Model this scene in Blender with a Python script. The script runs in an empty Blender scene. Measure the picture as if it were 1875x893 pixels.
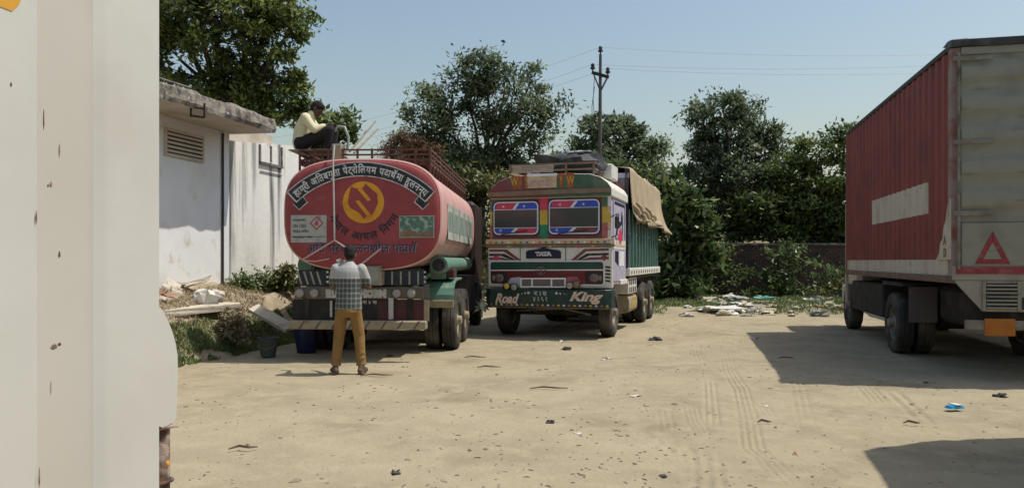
import bpy, bmesh, math, random
import numpy as np
from mathutils import Vector, Matrix
R = math.radians
random.seed(7); rng = np.random.default_rng(7)
scene = bpy.context.scene; col = scene.collection

# ------------------------------------------------------------------ camera, sky, sun, exposure
F, HC, CX, HY = 1400.0, 1.5, 937.5, 478.0        # focal length in photo pixels, eye height, image centre, horizon row
cd = bpy.data.cameras.new('camera'); cam = bpy.data.objects.new('camera', cd); col.objects.link(cam)
cam.location = (0, 0, HC); cam.rotation_euler = (R(90), 0, 0)
cd.sensor_width = 36; cd.lens = F / 1875 * 36; cd.shift_y = (HY - 446.5) / 1875
cd.clip_start = 0.05; cd.clip_end = 3000
scene.camera = cam
SUN = Vector((0.455, 0.03, 0.89)).normalized()
w = bpy.data.worlds.new('World'); scene.world = w; w.use_nodes = True
nt = w.node_tree; bg = nt.nodes['Background']
sky = nt.nodes.new('ShaderNodeTexSky'); sky.sky_type = 'NISHITA'; sky.sun_disc = False
sky.sun_elevation = math.asin(SUN.z); sky.sun_rotation = math.atan2(SUN.x, SUN.y)
sky.air_density = 1.65; sky.dust_density = 2.2; sky.ozone_density = 1.0
nt.links.new(sky.outputs[0], bg.inputs[0]); bg.inputs[1].default_value = 0.12
sd = bpy.data.lights.new('sun', 'SUN'); sd.energy = 4.1; sd.angle = R(0.53); sd.color = (1.0, 0.94, 0.84)
so = bpy.data.objects.new('sun', sd); col.objects.link(so); so.location = (20, 0, 40)
so.rotation_euler = SUN.to_track_quat('Z', 'Y').to_euler()
scene.view_settings.view_transform = 'Standard'; scene.view_settings.look = 'None'
scene.view_settings.exposure = 0.0; scene.view_settings.gamma = 1.0
scene.render.engine = 'CYCLES'

# ------------------------------------------------------------------ helpers
def at(px, py, Z):                       # a point of the photograph at depth Z
    return Vector(((px - CX) * Z / F, Z, HC - (py - HY) * Z / F))
def gnd(px, py):                         # a point of the photograph on flat ground
    Z = F * HC / (py - HY); return Vector(((px - CX) * Z / F, Z, 0))

def tag(o, label, cat, group=None):
    o['label'] = label; o['category'] = cat
    if group: o['group'] = group
    return o
def struct(o): o['kind'] = 'structure'; return o
def stuff(o, label=None, cat=None):
    o['kind'] = 'stuff'
    if label: o['label'] = label
    if cat: o['category'] = cat
    return o
def thing(name, label, cat, loc=(0, 0, 0), rz=0, group=None):
    o = bpy.data.objects.new(name, None); col.objects.link(o)
    o.empty_display_size = .2
    o.location = loc; o.rotation_euler = (0, 0, rz)
    return tag(o, label, cat, group)

def vnoise(x, y, seed=0):
    x = np.asarray(x, float); y = np.asarray(y, float)
    xi = np.floor(x).astype(np.int64); yi = np.floor(y).astype(np.int64); xf = x - xi; yf = y - yi
    def h(a, b):
        n = (a * 374761393 + b * 668265263 + seed * 974711) & 0x7fffffff
        n = ((n ^ (n >> 13)) * 1274126177) & 0x7fffffff
        return ((n ^ (n >> 16)) & 0xffff) / 65535.0
    u = xf * xf * (3 - 2 * xf); v = yf * yf * (3 - 2 * yf)
    return (h(xi, yi) * (1 - u) + h(xi + 1, yi) * u) * (1 - v) + (h(xi, yi + 1) * (1 - u) + h(xi + 1, yi + 1) * u) * v - .5
def fbm(x, y, seed=0, o=3):
    return sum(vnoise(x * 2 ** k, y * 2 ** k, seed + k) / 2 ** k for k in range(o))

# --- materials
MATS = {}
def mat(name, c, rough=.65, var=.14, vs=3., c2=None, r2=(.5, .7), s2=2.5, bump=0., bs=40., metal=0., spec=.4,
        stretch=(1, 1, 1), c3=None, r3=(.55, .62), s3=9., st3=(1, 1, 1)):
    if name in MATS: return MATS[name]
    m = bpy.data.materials.new(name); m.use_nodes = True; t = m.node_tree; N = t.nodes; L = t.links
    b = N['Principled BSDF']; b.inputs['Roughness'].default_value = rough; b.inputs['Metallic'].default_value = metal
    b.inputs['Specular IOR Level'].default_value = spec
    tc = N.new('ShaderNodeTexCoord')
    def noise(scale, st, detail=4.):
        mp = N.new('ShaderNodeMapping'); mp.inputs['Scale'].default_value = st; L.new(tc.outputs['Object'], mp.inputs[0])
        n = N.new('ShaderNodeTexNoise'); n.inputs['Scale'].default_value = scale; n.inputs['Detail'].default_value = detail
        L.new(mp.outputs[0], n.inputs['Vector']); return n
    n1 = noise(vs, stretch, 6.)
    cr = N.new('ShaderNodeValToRGB'); e = cr.color_ramp.elements
    e[0].position = .3; e[1].position = .7
    e[0].color = tuple(max(0, v * (1 - var)) for v in c) + (1,); e[1].color = tuple(min(1, v * (1 + var)) for v in c) + (1,)
    L.new(n1.outputs[0], cr.inputs[0]); out = cr.outputs[0]
    for cc, rr, ss, st in ((c2, r2, s2, stretch), (c3, r3, s3, st3)):
        if cc is None: continue
        n2 = noise(ss, st, 5.); rp = N.new('ShaderNodeMapRange'); rp.inputs[1].default_value = rr[0]; rp.inputs[2].default_value = rr[1]
        L.new(n2.outputs[0], rp.inputs[0]); mx = N.new('ShaderNodeMix'); mx.data_type = 'RGBA'
        L.new(rp.outputs[0], mx.inputs[0]); L.new(out, mx.inputs[6]); mx.inputs[7].default_value = tuple(cc) + (1,); out = mx.outputs[2]
    L.new(out, b.inputs['Base Color'])
    if bump:
        n3 = noise(bs, (1, 1, 1), 4.); bp = N.new('ShaderNodeBump'); bp.inputs['Strength'].default_value = bump; bp.inputs['Distance'].default_value = .02
        L.new(n3.outputs[0], bp.inputs['Height']); L.new(bp.outputs[0], b.inputs['Normal'])
    MATS[name] = m; return m
def leafmat(name, c0, c1, c2, rough=.45, trans=.3):
    m = bpy.data.materials.new(name); m.use_nodes = True; t = m.node_tree; N = t.nodes; L = t.links
    b = N['Principled BSDF']; b.inputs['Roughness'].default_value = rough; b.inputs['Specular IOR Level'].default_value = .35
    a = N.new('ShaderNodeAttribute'); a.attribute_name = 'tint'
    cr = N.new('ShaderNodeValToRGB'); e = cr.color_ramp.elements
    e[0].color = (*c0, 1); e[0].position = .1; e[1].color = (*c2, 1); e[1].position = .95
    k = e.new(.5); k.color = (*c1, 1)
    L.new(a.outputs['Fac'], cr.inputs[0]); L.new(cr.outputs[0], b.inputs['Base Color'])
    tr = N.new('ShaderNodeBsdfTranslucent'); L.new(cr.outputs[0], tr.inputs[0])
    mx = N.new('ShaderNodeMixShader'); mx.inputs[0].default_value = trans
    L.new(b.outputs[0], mx.inputs[1]); L.new(tr.outputs[0], mx.inputs[2]); L.new(mx.outputs[0], N['Material Output'].inputs[0])
    return m

# --- mesh builder
class MB:
    def __init__(s): s.v = []; s.f = []; s.m = []
    def add(s, vs, fs, mi=0):
        o = len(s.v); s.v += [tuple(p) for p in vs]; s.f += [tuple(i + o for i in f) for f in fs]; s.m += [mi] * len(fs); return s
    def box(s, x0, x1, y0, y1, z0, z1, mi=0):
        x0, x1 = min(x0, x1), max(x0, x1); y0, y1 = min(y0, y1), max(y0, y1); z0, z1 = min(z0, z1), max(z0, z1)
        return s.add([(x0, y0, z0), (x1, y0, z0), (x1, y1, z0), (x0, y1, z0), (x0, y0, z1), (x1, y0, z1), (x1, y1, z1), (x0, y1, z1)],
                     [(0, 3, 2, 1), (4, 5, 6, 7), (0, 1, 5, 4), (1, 2, 6, 5), (2, 3, 7, 6), (3, 0, 4, 7)], mi)
    def bar(s, p0, p1, w, h, up=(0, 0, 1), mi=0):
        p0 = Vector(p0); p1 = Vector(p1); d = (p1 - p0).normalized(); up = Vector(up)
        if abs(d.dot(up)) > .98: up = Vector((0, 1, 0))
        a = d.cross(up).normalized() * w / 2; b = a.cross(d).normalized() * h / 2
        vs = [p + q for p in (p0, p1) for q in (-a - b, a - b, a + b, -a + b)]
        return s.add(vs, [(0, 1, 2, 3), (7, 6, 5, 4), (0, 4, 5, 1), (1, 5, 6, 2), (2, 6, 7, 3), (3, 7, 4, 0)], mi)
    def tube(s, pts, rad, n=8, caps=True, mi=0):
        pts = [Vector(p) for p in pts]; k = len(pts); rad = rad if hasattr(rad, '__len__') else [rad] * k
        vs = []; prev = None
        for i, p in enumerate(pts):
            d = (pts[min(i + 1, k - 1)] - pts[max(i - 1, 0)]).normalized()
            if prev is None: a = d.cross(Vector((0, 0, 1)) if abs(d.z) < .9 else Vector((0, 1, 0))).normalized()
            else: a = (prev - d * prev.dot(d)).normalized()
            prev = a; b = d.cross(a)
            for j in range(n):
                t = 2 * math.pi * j / n; vs.append(p + (a * math.cos(t) + b * math.sin(t)) * rad[i])
        fs = [(i * n + j, i * n + (j + 1) % n, (i + 1) * n + (j + 1) % n, (i + 1) * n + j) for i in range(k - 1) for j in range(n)]
        if caps: fs += [tuple(range(n))[::-1], tuple(range((k - 1) * n, k * n))]
        return s.add(vs, fs, mi)
    def cyl(s, p0, p1, r, r1=None, n=14, mi=0): return s.tube([p0, p1], [r, r if r1 is None else r1], n, True, mi)
    def prism(s, poly, y0, y1, mi=0):          # polygon of (x, z), counter-clockwise seen from -y
        n = len(poly); vs = [(x, y0, z) for x, z in poly] + [(x, y1, z) for x, z in poly]
        return s.add(vs, [tuple(range(n)), tuple(range(2 * n - 1, n - 1, -1))] + [(i, i + n, (i + 1) % n + n, (i + 1) % n) for i in range(n)], mi)
    def xprism(s, poly, x0, x1, mi=0):         # polygon of (y, z)
        n = len(poly); vs = [(x0, y, z) for y, z in poly] + [(x1, y, z) for y, z in poly]
        return s.add(vs, [tuple(range(n))[::-1], tuple(range(n, 2 * n))] + [(i, (i + 1) % n, (i + 1) % n + n, i + n) for i in range(n)], mi)
    def zprism(s, poly, z0, z1, mi=0):
        n = len(poly); vs = [(x, y, z0) for x, y in poly] + [(x, y, z1) for x, y in poly]
        return s.add(vs, [tuple(range(n))[::-1], tuple(range(n, 2 * n))] + [(i, (i + 1) % n, (i + 1) % n + n, i + n) for i in range(n)], mi)
    def rings(s, rs, closed=True, cap0=True, cap1=True, mi=0):     # list of equal-length point rings
        n = len(rs[0]); vs = [p for r in rs for p in r]; m = n if closed else n - 1
        fs = [(i * n + j, i * n + (j + 1) % n, (i + 1) * n + (j + 1) % n, (i + 1) * n + j) for i in range(len(rs) - 1) for j in range(m)]
        if cap0: fs.append(tuple(range(n))[::-1])
        if cap1: fs.append(tuple(range((len(rs) - 1) * n, len(rs) * n)))
        return s.add(vs, fs, mi)
    def ball(s, c, r, nu=10, nv=7, rot=None, mi=0):
        r = r if hasattr(r, '__len__') else (r, r, r); c = Vector(c); rs = []
        for i in range(nv):
            ph = math.pi * (i + .5) / nv
            q = [Vector((r[0] * math.sin(ph) * math.cos(2 * math.pi * j / nu), r[1] * math.sin(ph) * math.sin(2 * math.pi * j / nu), -r[2] * math.cos(ph))) for j in range(nu)]
            rs.append([c + (rot @ p if rot else p) for p in q])
        return s.rings(rs, mi=mi)
    def caps(s, p0, r0, p1, r1, n=10):          # tapered capsule
        p0 = Vector(p0); p1 = Vector(p1); d = (p1 - p0).normalized()
        pts = [p0 - d * r0 * .95, p0 - d * r0 * .6, p0, p1, p1 + d * r1 * .6, p1 + d * r1 * .95]
        return s.tube(pts, [r0 * .3, r0 * .8, r0, r1, r1 * .8, r1 * .3], n)
    def mesh(s, name, mats, bevel=0., seg=1, smooth=None, recalc=True):
        me = bpy.data.meshes.new(name); me.from_pydata(s.v, [], s.f)
        mats = mats if isinstance(mats, (list, tuple)) else [mats]
        for m in mats: me.materials.append(m)
        if len(mats) > 1: me.polygons.foreach_set('material_index', s.m)
        if bevel or recalc:
            bm = bmesh.new(); bm.from_mesh(me)
            if recalc: bmesh.ops.recalc_face_normals(bm, faces=bm.faces)
            if bevel: bmesh.ops.bevel(bm, geom=[e for e in bm.edges if len(e.link_faces) == 2 and e.calc_face_angle(0) > .5], offset=bevel, segments=seg, affect='EDGES', clamp_overlap=True)
            bm.to_mesh(me); bm.free()
        if smooth:
            me.polygons.foreach_set('use_smooth', [True] * len(me.polygons)); me.set_sharp_from_angle(angle=R(smooth))
        me.update(); return me
    def build(s, name, mats, parent=None, **k):
        o = bpy.data.objects.new(name, s.mesh(name, mats, **k)); col.objects.link(o)
        if parent: o.parent = parent
        return o
def put(name, me, parent=None, loc=(0, 0, 0), rot=(0, 0, 0), sc=(1, 1, 1)):
    o = bpy.data.objects.new(name, me); col.objects.link(o); o.location = loc; o.rotation_euler = rot; o.scale = sc
    if parent: o.parent = parent
    return o
def bx(parent, name, m, x0, x1, y0, y1, z0, z1, bevel=.008): return MB().box(x0, x1, y0, y1, z0, z1).build(name, m, parent, bevel=bevel)
def decal(parent, name, m, poly, y, t=.004): return MB().prism(poly, y - t, y).build(name, m, parent)
def rrect(x0, x1, z0, z1, r, n=5):
    p = []
    for cx, cz, a in ((x1 - r, z0 + r, -90), (x1 - r, z1 - r, 0), (x0 + r, z1 - r, 90), (x0 + r, z0 + r, 180)):
        p += [(cx + r * math.cos(R(a + 90 * i / n)), cz + r * math.sin(R(a + 90 * i / n))) for i in range(n + 1)]
    return p
def rect(x0, x1, z0, z1): return [(x0, z0), (x1, z0), (x1, z1), (x0, z1)]
def disc(cx, cz, r, n=32): return [(cx + r * math.cos(2 * math.pi * i / n), cz + r * math.sin(2 * math.pi * i / n)) for i in range(n)]

def glyphs(body, size=1., shear=0., offset=0.):
    c = bpy.data.curves.new('t', 'FONT'); c.body = body; c.size = size; c.shear = shear; c.offset = offset; c.resolution_u = 3; c.extrude = .002
    o = bpy.data.objects.new('t', c); col.objects.link(o)
    dg = bpy.context.evaluated_depsgraph_get(); me = bpy.data.meshes.new_from_object(o.evaluated_get(dg))
    vs = [tuple(v.co) for v in me.vertices]; fs = [tuple(p.vertices) for p in me.polygons]
    bpy.data.objects.remove(o); bpy.data.curves.remove(c); bpy.data.meshes.remove(me); return vs, fs
def lettering(parent, name, m, body, x, z, y, width=None, size=.1, shear=0., offset=0., height=None, xplane=None, rot=0):
    """centred words on a face looking towards -y (or +x when xplane is set)"""
    vs, fs = glyphs(body, size, shear, offset)
    if not vs: return None
    a = np.array(vs); lo = a.min(0); hi = a.max(0); sx = (width / (hi[0] - lo[0])) if width else 1.; sz = (height / (hi[1] - lo[1])) if height else (sx if width else 1.)
    b = MB(); c, s_ = math.cos(rot), math.sin(rot); out = []
    for p in a:
        u = (p[0] - (lo[0] + hi[0]) / 2) * sx; v = (p[1] - (lo[1] + hi[1]) / 2) * sz; q = p[2]
        u, v = u * c - v * s_, u * s_ + v * c
        out.append((x + u, y - .002 - q, z + v) if xplane is None else (xplane + .002 + q, y + u, z + v))
    b.add(out, fs); return b.build(name, m, parent, recalc=False)
def arc_letters(parent, name, m, clusters, cx, cz, r, a0, a1, y, height, lower=False, squeeze=1.):
    """clusters set one by one on an arc; spaces allowed. upper arc reads clockwise, lower arc anti-clockwise"""
    G = []
    for k in clusters:
        if k == ' ': G.append((None, .35)); continue
        vs, fs = glyphs(k, 1., 0, .022); a = np.array(vs); G.append(((a, fs), a[:, 0].max() - a[:, 0].min()))
    tot = sum(g[1] for g in G); span = abs(a1 - a0) * r; sx = span / tot; b = MB(); s = 0.
    for g, wd in G:
        mid = (s + wd / 2) / tot; s += wd
        if g is None: continue
        t = a0 + (a1 - a0) * mid; a, fs = g; lo = a[:, 0].min()
        er = Vector((math.cos(t), math.sin(t))); et = Vector((math.sin(t), -math.cos(t)))
        if lower: er = -er; et = -et
        o = Vector((cx + r * math.cos(t), cz + r * math.sin(t))); out = []
        for p in a:
            u = (p[0] - lo - wd / 2) * sx * .97; v = (p[1] - .31) * height
            q = o + et * u + er * v; out.append((q.x, y - .002 - p[2], q.y))
        b.add(out, fs)
    return b.build(name, m, parent, recalc=False)

# --- wheels
M_rub = mat('tyre_rubber', (.035, .033, .03), .85, .3, 6, c2=(.12, .105, .08), r2=(.45, .85), s2=3, bump=.3, bs=60)
M_steel = mat('dusty_steel', (.22, .2, .17), .6, .3, 8, c2=(.1, .06, .04), r2=(.5, .7), metal=.3)
M_black = mat('black_paint', (.02, .02, .02), .6, .3, 5, c2=(.09, .075, .06), r2=(.5, .85), s2=4)
M_chassis = mat('chassis_grime', (.025, .022, .02), .85, .3, 5, c2=(.08, .065, .05), r2=(.5, .8))
def tyre_mesh(rad, wd):
    prof = [(-wd * .32, rad * .56), (-wd * .46, rad * .62), (-wd * .5, rad * .78), (-wd * .47, rad * .92), (-wd * .4, rad * .985), (-wd * .3, rad),
            (-wd * .16, rad), (-wd * .14, rad * .975), (-wd * .1, rad * .975), (-wd * .08, rad), (wd * .08, rad), (wd * .1, rad * .975), (wd * .14, rad * .975), (wd * .16, rad),
            (wd * .3, rad), (wd * .4, rad * .985), (wd * .47, rad * .92), (wd * .5, rad * .78), (wd * .46, rad * .62), (wd * .32, rad * .56)]
    n = 56; rs = []
    for j in range(n):
        t = 2 * math.pi * j / n; r_ = []
        for i, (x, r) in enumerate(prof):
            if (j % 4) >= 2 and i in (3, 4, 5, 14, 15, 16): r *= .97
            r_.append((x, r * math.cos(t), r * math.sin(t)))
        rs.append(r_)
    b = MB(); k = len(prof); b.add([p for r in rs for p in r], [(j * k + i, j * k + i + 1, ((j + 1) % n) * k + i + 1, ((j + 1) % n) * k + i) for j in range(n) for i in range(k - 1)])
    return b.mesh('tyre', M_rub, smooth=35)
def rim_mesh(rad, wd, m):
    b = MB(); q = [(-wd * .36, rad * .6), (-wd * .34, rad * .54), (-.02, rad * .5), (.02, rad * .3), (.07, rad * .28), (.09, rad * .16), (.16, rad * .15), (.17, .01)]
    q = [(-wd * .3, rad * .6)] + [(-wd * .3, rad * .5)] + [(0.0, rad * .5), (.0, rad * .28), (.08, rad * .26), (.1, rad * .16), (.17, rad * .14), (.18, .005)]
    n = 24; b.rings([[(x, r * math.cos(2 * math.pi * j / n), r * math.sin(2 * math.pi * j / n)) for j in range(n)] for x, r in q], cap0=False)
    q = [(wd * .34, rad * .6), (wd * .34, rad * .545), (wd * .2, rad * .52), (0, rad * .5)]
    b.rings([[(x, r * math.cos(2 * math.pi * j / n), r * math.sin(2 * math.pi * j / n)) for j in range(n)] for x, r in q], cap0=False, cap1=False)
    for j in range(8):
        t = 2 * math.pi * j / 8; b.cyl((0, rad * .36 * math.cos(t), rad * .36 * math.sin(t)), (.03, rad * .36 * math.cos(t), rad * .36 * math.sin(t)), .018, n=6)
    return b.mesh('rim', m, smooth=35)
TY = {}
def wheel(parent, x, y, rad, wd, side, rm=None):
    rm = rm or M_steel; k = (rad, wd, rm.name)
    if k not in TY: TY[k] = (tyre_mesh(rad, wd), rim_mesh(rad, wd, rm))
    t = put('tyre', TY[k][0], parent, (x, y, rad - .012), (random.random() * 6, 0, 0 if side > 0 else 0))
    if side < 0: t.rotation_euler = (t.rotation_euler.x, 0, math.pi)
    put('rim', TY[k][1], t)
    return t

# ------------------------------------------------------------------ ground
TH = math.atan(.238); DB = Vector((math.sin(TH), math.cos(TH))); NB = Vector((math.cos(TH), -math.sin(TH))); B0 = Vector((-5.5, 15.0))
def yardpt(t, u, z=0): p = B0 + DB * t + NB * u; return Vector((p.x, p.y, z))
tracks = [  # (pixel path, groove count, spacing, depth)
    ([(1325, 633), (1335, 678), (1357, 712), (1369, 763), (1378, 819), (1408, 844), (1450, 892)], 4, .055, .016),
    ([(1298, 690), (1301, 724), (1305, 785)], 3, .06, .012), ([(1262, 735), (1270, 765), (1290, 800)], 4, .045, .012),
    ([(1272, 636), (1284, 672)], 3, .06, .01), ([(1583, 704), (1612, 736)], 4, .06, .013), ([(1630, 712), (1702, 776)], 2, .12, .014),
    ([(1476, 842), (1500, 862), (1545, 882)], 6, .045, .014), ([(1292, 826), (1296, 860), (1300, 893)], 3, .09, .012),
    ([(1390, 730), (1412, 762)], 3, .05, .01), ([(1215, 745), (1222, 790)], 3, .06, .008), ([(1480, 790), (1460, 700), (1450, 660)], 3, .07, .006)]
def groove(X, Y):
    out = np.zeros_like(X)
    for path, n, sp, dp in tracks:
        P = [gnd(*p) for p in path]
        D = np.full(X.shape, 9.); S = np.zeros_like(X); E = np.zeros_like(X); k = len(P) - 1
        for i in range(k):
            a, b = P[i], P[i + 1]; dx, dy = b.x - a.x, b.y - a.y; L2 = dx * dx + dy * dy
            t = np.clip(((X - a.x) * dx + (Y - a.y) * dy) / L2, 0, 1); ex, ey = X - a.x - t * dx, Y - a.y - t * dy
            d = np.hypot(ex, ey); sg = np.sign(dx * ey - dy * ex) * d; better = d < D
            D = np.where(better, d, D); S = np.where(better, sg, S); E = np.where(better, (i + t) / k, E)
        half = n * sp / 2; ins = D < half
        ripple = .5 - .5 * np.cos(2 * math.pi * (S + half) / sp)
        fade = np.clip(E * 6, 0, 1) * np.clip((1 - E) * 6, 0, 1) * np.clip((half - D) / (.3 * sp), 0, 1) * (.5 + 1.3 * (vnoise(X * 3, Y * 2, 5) + .5))
        out -= np.where(ins, dp * (ripple - .25) * fade, 0)
    return out
def ground_h(X, Y, fine=True):
    X = np.asarray(X, float); Y = np.asarray(Y, float)
    near = np.clip((40 - Y) / 15, 0, 1)
    h = -.012 + .025 * fbm(X * .35, Y * .35, 3) + .017 * fbm(X * 2.2, Y * 2.2, 9) + .01 * fbm(X * 9, Y * 9, 21, 2)
    dug = np.zeros_like(X)
    for (ax, ay), (bx_, by), wd in (((654, 782), (795, 840), .16), ((600, 790), (640, 815), .22), ((690, 800), (730, 815), .18), ((470, 725), (520, 735), .2), ((545, 722), (585, 728), .2), ((1180, 800), (1270, 832), .25), ((830, 726), (905, 732), .2)):
        a = gnd(ax, ay); b = gnd(bx_, by); dx, dy = b.x - a.x, b.y - a.y
        t = np.clip(((X - a.x) * dx + (Y - a.y) * dy) / (dx * dx + dy * dy), 0, 1); d = np.hypot(X - a.x - t * dx, Y - a.y - t * dy)
        dug = np.maximum(dug, np.clip(1 - d / wd, 0, 1))
    h = h + dug * .035 * fbm(X * 16, Y * 11, 33, 2)
    h = h + groove(X, Y)
    verge = np.clip((Y - 21.0 - .6 * fbm(X * .5, X * 0, 8)) / 2.0, 0, 1)
    h = h + verge * (.16 + .14 * fbm(X * .9, Y * .9, 12))
    return h * near
def axis(*segs):
    a = np.concatenate([np.arange(s, e, st) for s, e, st in segs]); return np.unique(np.round(a, 4))
gx = axis((-900, -60, 120), (-60, -12, 4), (-12, -7, .4), (-7, 1.1, .1), (1.1, 4.6, .017), (4.6, 12, .12), (12, 60, 4), (60, 901, 120))
gy = axis((-300, -20, 60), (-20, 4, 2), (4, 13, .034), (13, 24, .1), (24, 40, .5), (40, 100, 10), (100, 1501, 200))
GX, GY = np.meshgrid(gx, gy); GZ = ground_h(GX, GY)
def grid_mesh(name, X, Y, Z, m, smooth=True):
    nr, nc = X.shape; me = bpy.data.meshes.new(name); nv = nr * nc
    me.vertices.add(nv); me.vertices.foreach_set('co', np.stack([X, Y, Z], -1).astype(np.float32).ravel())
    i = np.arange(nv).reshape(nr, nc); q = np.stack([i[:-1, :-1], i[:-1, 1:], i[1:, 1:], i[1:, :-1]], -1).reshape(-1)
    nf = len(q) // 4; me.loops.add(len(q)); me.loops.foreach_set('vertex_index', q.astype(np.int32))
    me.polygons.add(nf); me.polygons.foreach_set('loop_start', np.arange(0, nf * 4, 4, dtype=np.int32))
    me.polygons.foreach_set('use_smooth', np.full(nf, smooth)); me.materials.append(m); me.update(calc_edges=True); me.validate(); return me
M_dirt = mat('dry_sandy_dirt', (.325, .278, .19), .95, .12, .9, c2=(.22, .182, .12), r2=(.52, .78), s2=.8, bump=.6, bs=22, spec=.1, c3=(.37, .32, .22), r3=(.48, .75), s3=4)
g = put('ground', grid_mesh('ground', GX, GY, GZ, M_dirt)); struct(g)

# raised earth bank along the building
def bank_h(t, u):
    prof = np.interp(u, [-1, 0, .8, 1.1, 1.5, 1.9], [1.12, 1.06, .84, .55, .06, -.12])
    return prof + np.where(u < 1.5, .13, .02) * fbm(t * 1.3, u * 2.2, 40) + .05 * fbm(t * 5, u * 5, 44)
bt = np.arange(-9, 13, .09); bu = np.arange(-.3, 1.95, .05); BT, BU = np.meshgrid(bt, bu)
BX = B0.x + DB.x * BT + NB.x * BU; BY = B0.y + DB.y * BT + NB.y * BU; BZ = bank_h(BT, BU)
M_bank = mat('bank_earth', (.33, .27, .19), .95, .25, 2.5, c2=(.22, .18, .12), r2=(.45, .7), s2=3, bump=.8, bs=14, spec=.1, c3=(.4, .35, .27), r3=(.58, .7), s3=6)
struct(put('bank', grid_mesh('bank', BX, BY, BZ, M_bank)))

# ------------------------------------------------------------------ building, annex wall, back wall
def ybox(b, t0, t1, u0, u1, z0, z1, mi=0):
    P = [yardpt(t, u) for t, u in ((t0, u0), (t0, u1), (t1, u1), (t1, u0))]
    return b.zprism([(p.x, p.y) for p in P], z0, z1, mi)
M_white = mat('limewash', (.72, .74, .74), .9, .06, 1.5, c2=(.58, .54, .45), r2=(.55, .85), s2=.9, bump=.15, bs=25, c3=(.55, .5, .42), r3=(.62, .8), s3=3.5)
M_stain = mat('streaked_whitewash', (.72, .71, .67), .9, .1, 1.2, c2=(.3, .295, .28), r2=(.54, .8), s2=.9, stretch=(1.5, 1.5, .3), c3=(.13, .13, .125), r3=(.5, .66), s3=2.4, st3=(1.7, 1.7, .1), bump=.35, bs=9)
M_conc = mat('weathered_concrete', (.23, .205, .175), .95, .3, 5, c2=(.08, .075, .07), r2=(.45, .62), s2=6, bump=.9, bs=22, c3=(.42, .39, .33), r3=(.6, .7), s3=11)
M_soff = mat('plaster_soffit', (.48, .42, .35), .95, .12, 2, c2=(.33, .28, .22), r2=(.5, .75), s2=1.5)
M_dark = mat('dark_gap', (.05, .045, .042), .9)
M_wood = mat('grey_wood', (.3, .25, .19), .85, .25, 6, stretch=(1, 1, 6))
bl = thing('building', 'white plastered building with deep concrete roof slab and louvred vent', 'building', yardpt(0, 0))
bl.location = (0, 0, 0)
ybox(MB(), -9, -.12, -5, 0, .3, 4.04).build('wall', M_white, bl)
# slab with a chipped front edge
b = MB(); n = 120; rs = []
for i in range(n + 1):
    t = -9 + 9.05 * i / n; j = lambda k: .022 * float(fbm(t * 5, k * 3.7, 61)); e = lambda k: .05 * float(fbm(t * 3, k * 1.9, 67))
    top = 4.25 + .04 * float(fbm(t * 2.5, 1, 71))
    rs.append([yardpt(t, -5, 4.03), yardpt(t, .93 + e(1), 3.98 + j(2)), yardpt(t, .96 + e(2), 4.05 + j(6)), yardpt(t, .94 + e(3), 4.2 + j(3)), yardpt(t, .9 + e(4), top + j(4)), yardpt(t, .2, top + j(5)), yardpt(t, -5, 4.28)])
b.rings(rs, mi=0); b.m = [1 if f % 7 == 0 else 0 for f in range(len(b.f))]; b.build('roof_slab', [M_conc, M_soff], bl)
ybox(MB(), -.11, 2.0, -2.4, -.3, 3.0, 4.27).build('rear_block', M_soff, bl)
vent = ybox(MB(), -1.94, -.96, -.02, .012, 3.36, 3.74).build('vent', M_dark, bl)
vb = MB(); ybox(vb, -1.98, -.92, 0, .045, 3.74, 3.79); ybox(vb, -1.98, -.92, 0, .045, 3.31, 3.36); ybox(vb, -1.98, -1.94, 0, .045, 3.36, 3.74); ybox(vb, -.96, -.92, 0, .045, 3.36, 3.74)
vb.build('vent_frame', M_soff, vent)
for k in range(5): ybox(MB(), -1.93, -.97, .004, .04, 3.385 + k * .073, 3.425 + k * .073).build('louvre', M_soff, vent)
ybox(MB(), -.3, -.12, 0.001, .03, 1.0, 4.04).build('pilaster', M_white, bl)
MB().tube([yardpt(-.33, .03, 1.0), yardpt(-.33, .03, 3.95)], .022, 8).build('drain_pipe', M_dark, bl, smooth=40)
lf = MB(); c = yardpt(-2.42, .97, 4.0); 
for dz in (-.14, 0): lf.bar(c + Vector((-.1, 0, dz)), c + Vector((.12, 0, dz - .03)), .025, .03)
for dx in (-.1, .12): lf.bar(c + Vector((dx, 0, .06)), c + Vector((dx, 0, -.16)), .025, .03)
lf.build('lamp_bracket', M_black, bl)
MB().tube([yardpt(-3.4, .4, 4.25), yardpt(-3.0, .5, 4.42), yardpt(-2.0, .55, 4.42)], .018, 6).build('roof_pipe', M_conc, bl)

an = thing('annex_wall', 'tall whitewashed wall streaked black with rain beside the concrete roof', 'wall')
b = MB(); n = 40; T = np.linspace(-.115, 2.75, n); rs = []
ab = [yardpt(float(t), .05, .5) for t in T]; tp = [yardpt(float(t), .05, 3.86 + .1 * t + .025 * float(fbm(t * 4, 0, 81))) for t in T]
rs = [[ab[i], tp[i], tp[i] + Vector((-NB.x * 3, -NB.y * 3, 0)), ab[i] + Vector((-NB.x * 3, -NB.y * 3, 0))] for i in range(n)]
b.rings(rs).build('wall', M_stain, an)
vw = ybox(MB(), .9, 1.76, .04, .062, 3.5, 3.9).build('vent', M_stain, an)
fb = MB(); ybox(fb, .88, .92, .05, .085, 3.58, 3.92); ybox(fb, 1.3, 1.34, .05, .085, 3.62, 3.94); ybox(fb, 1.74, 1.78, .05, .085, 3.56, 3.98); ybox(fb, .88, 1.78, .052, .1, 3.52, 3.57)
fb.build('vent_frame', M_conc, vw)
ybox(MB(), .9, 1.76, .06, .075, 3.36, 3.375).build('crack', M_dark, vw); 
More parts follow.
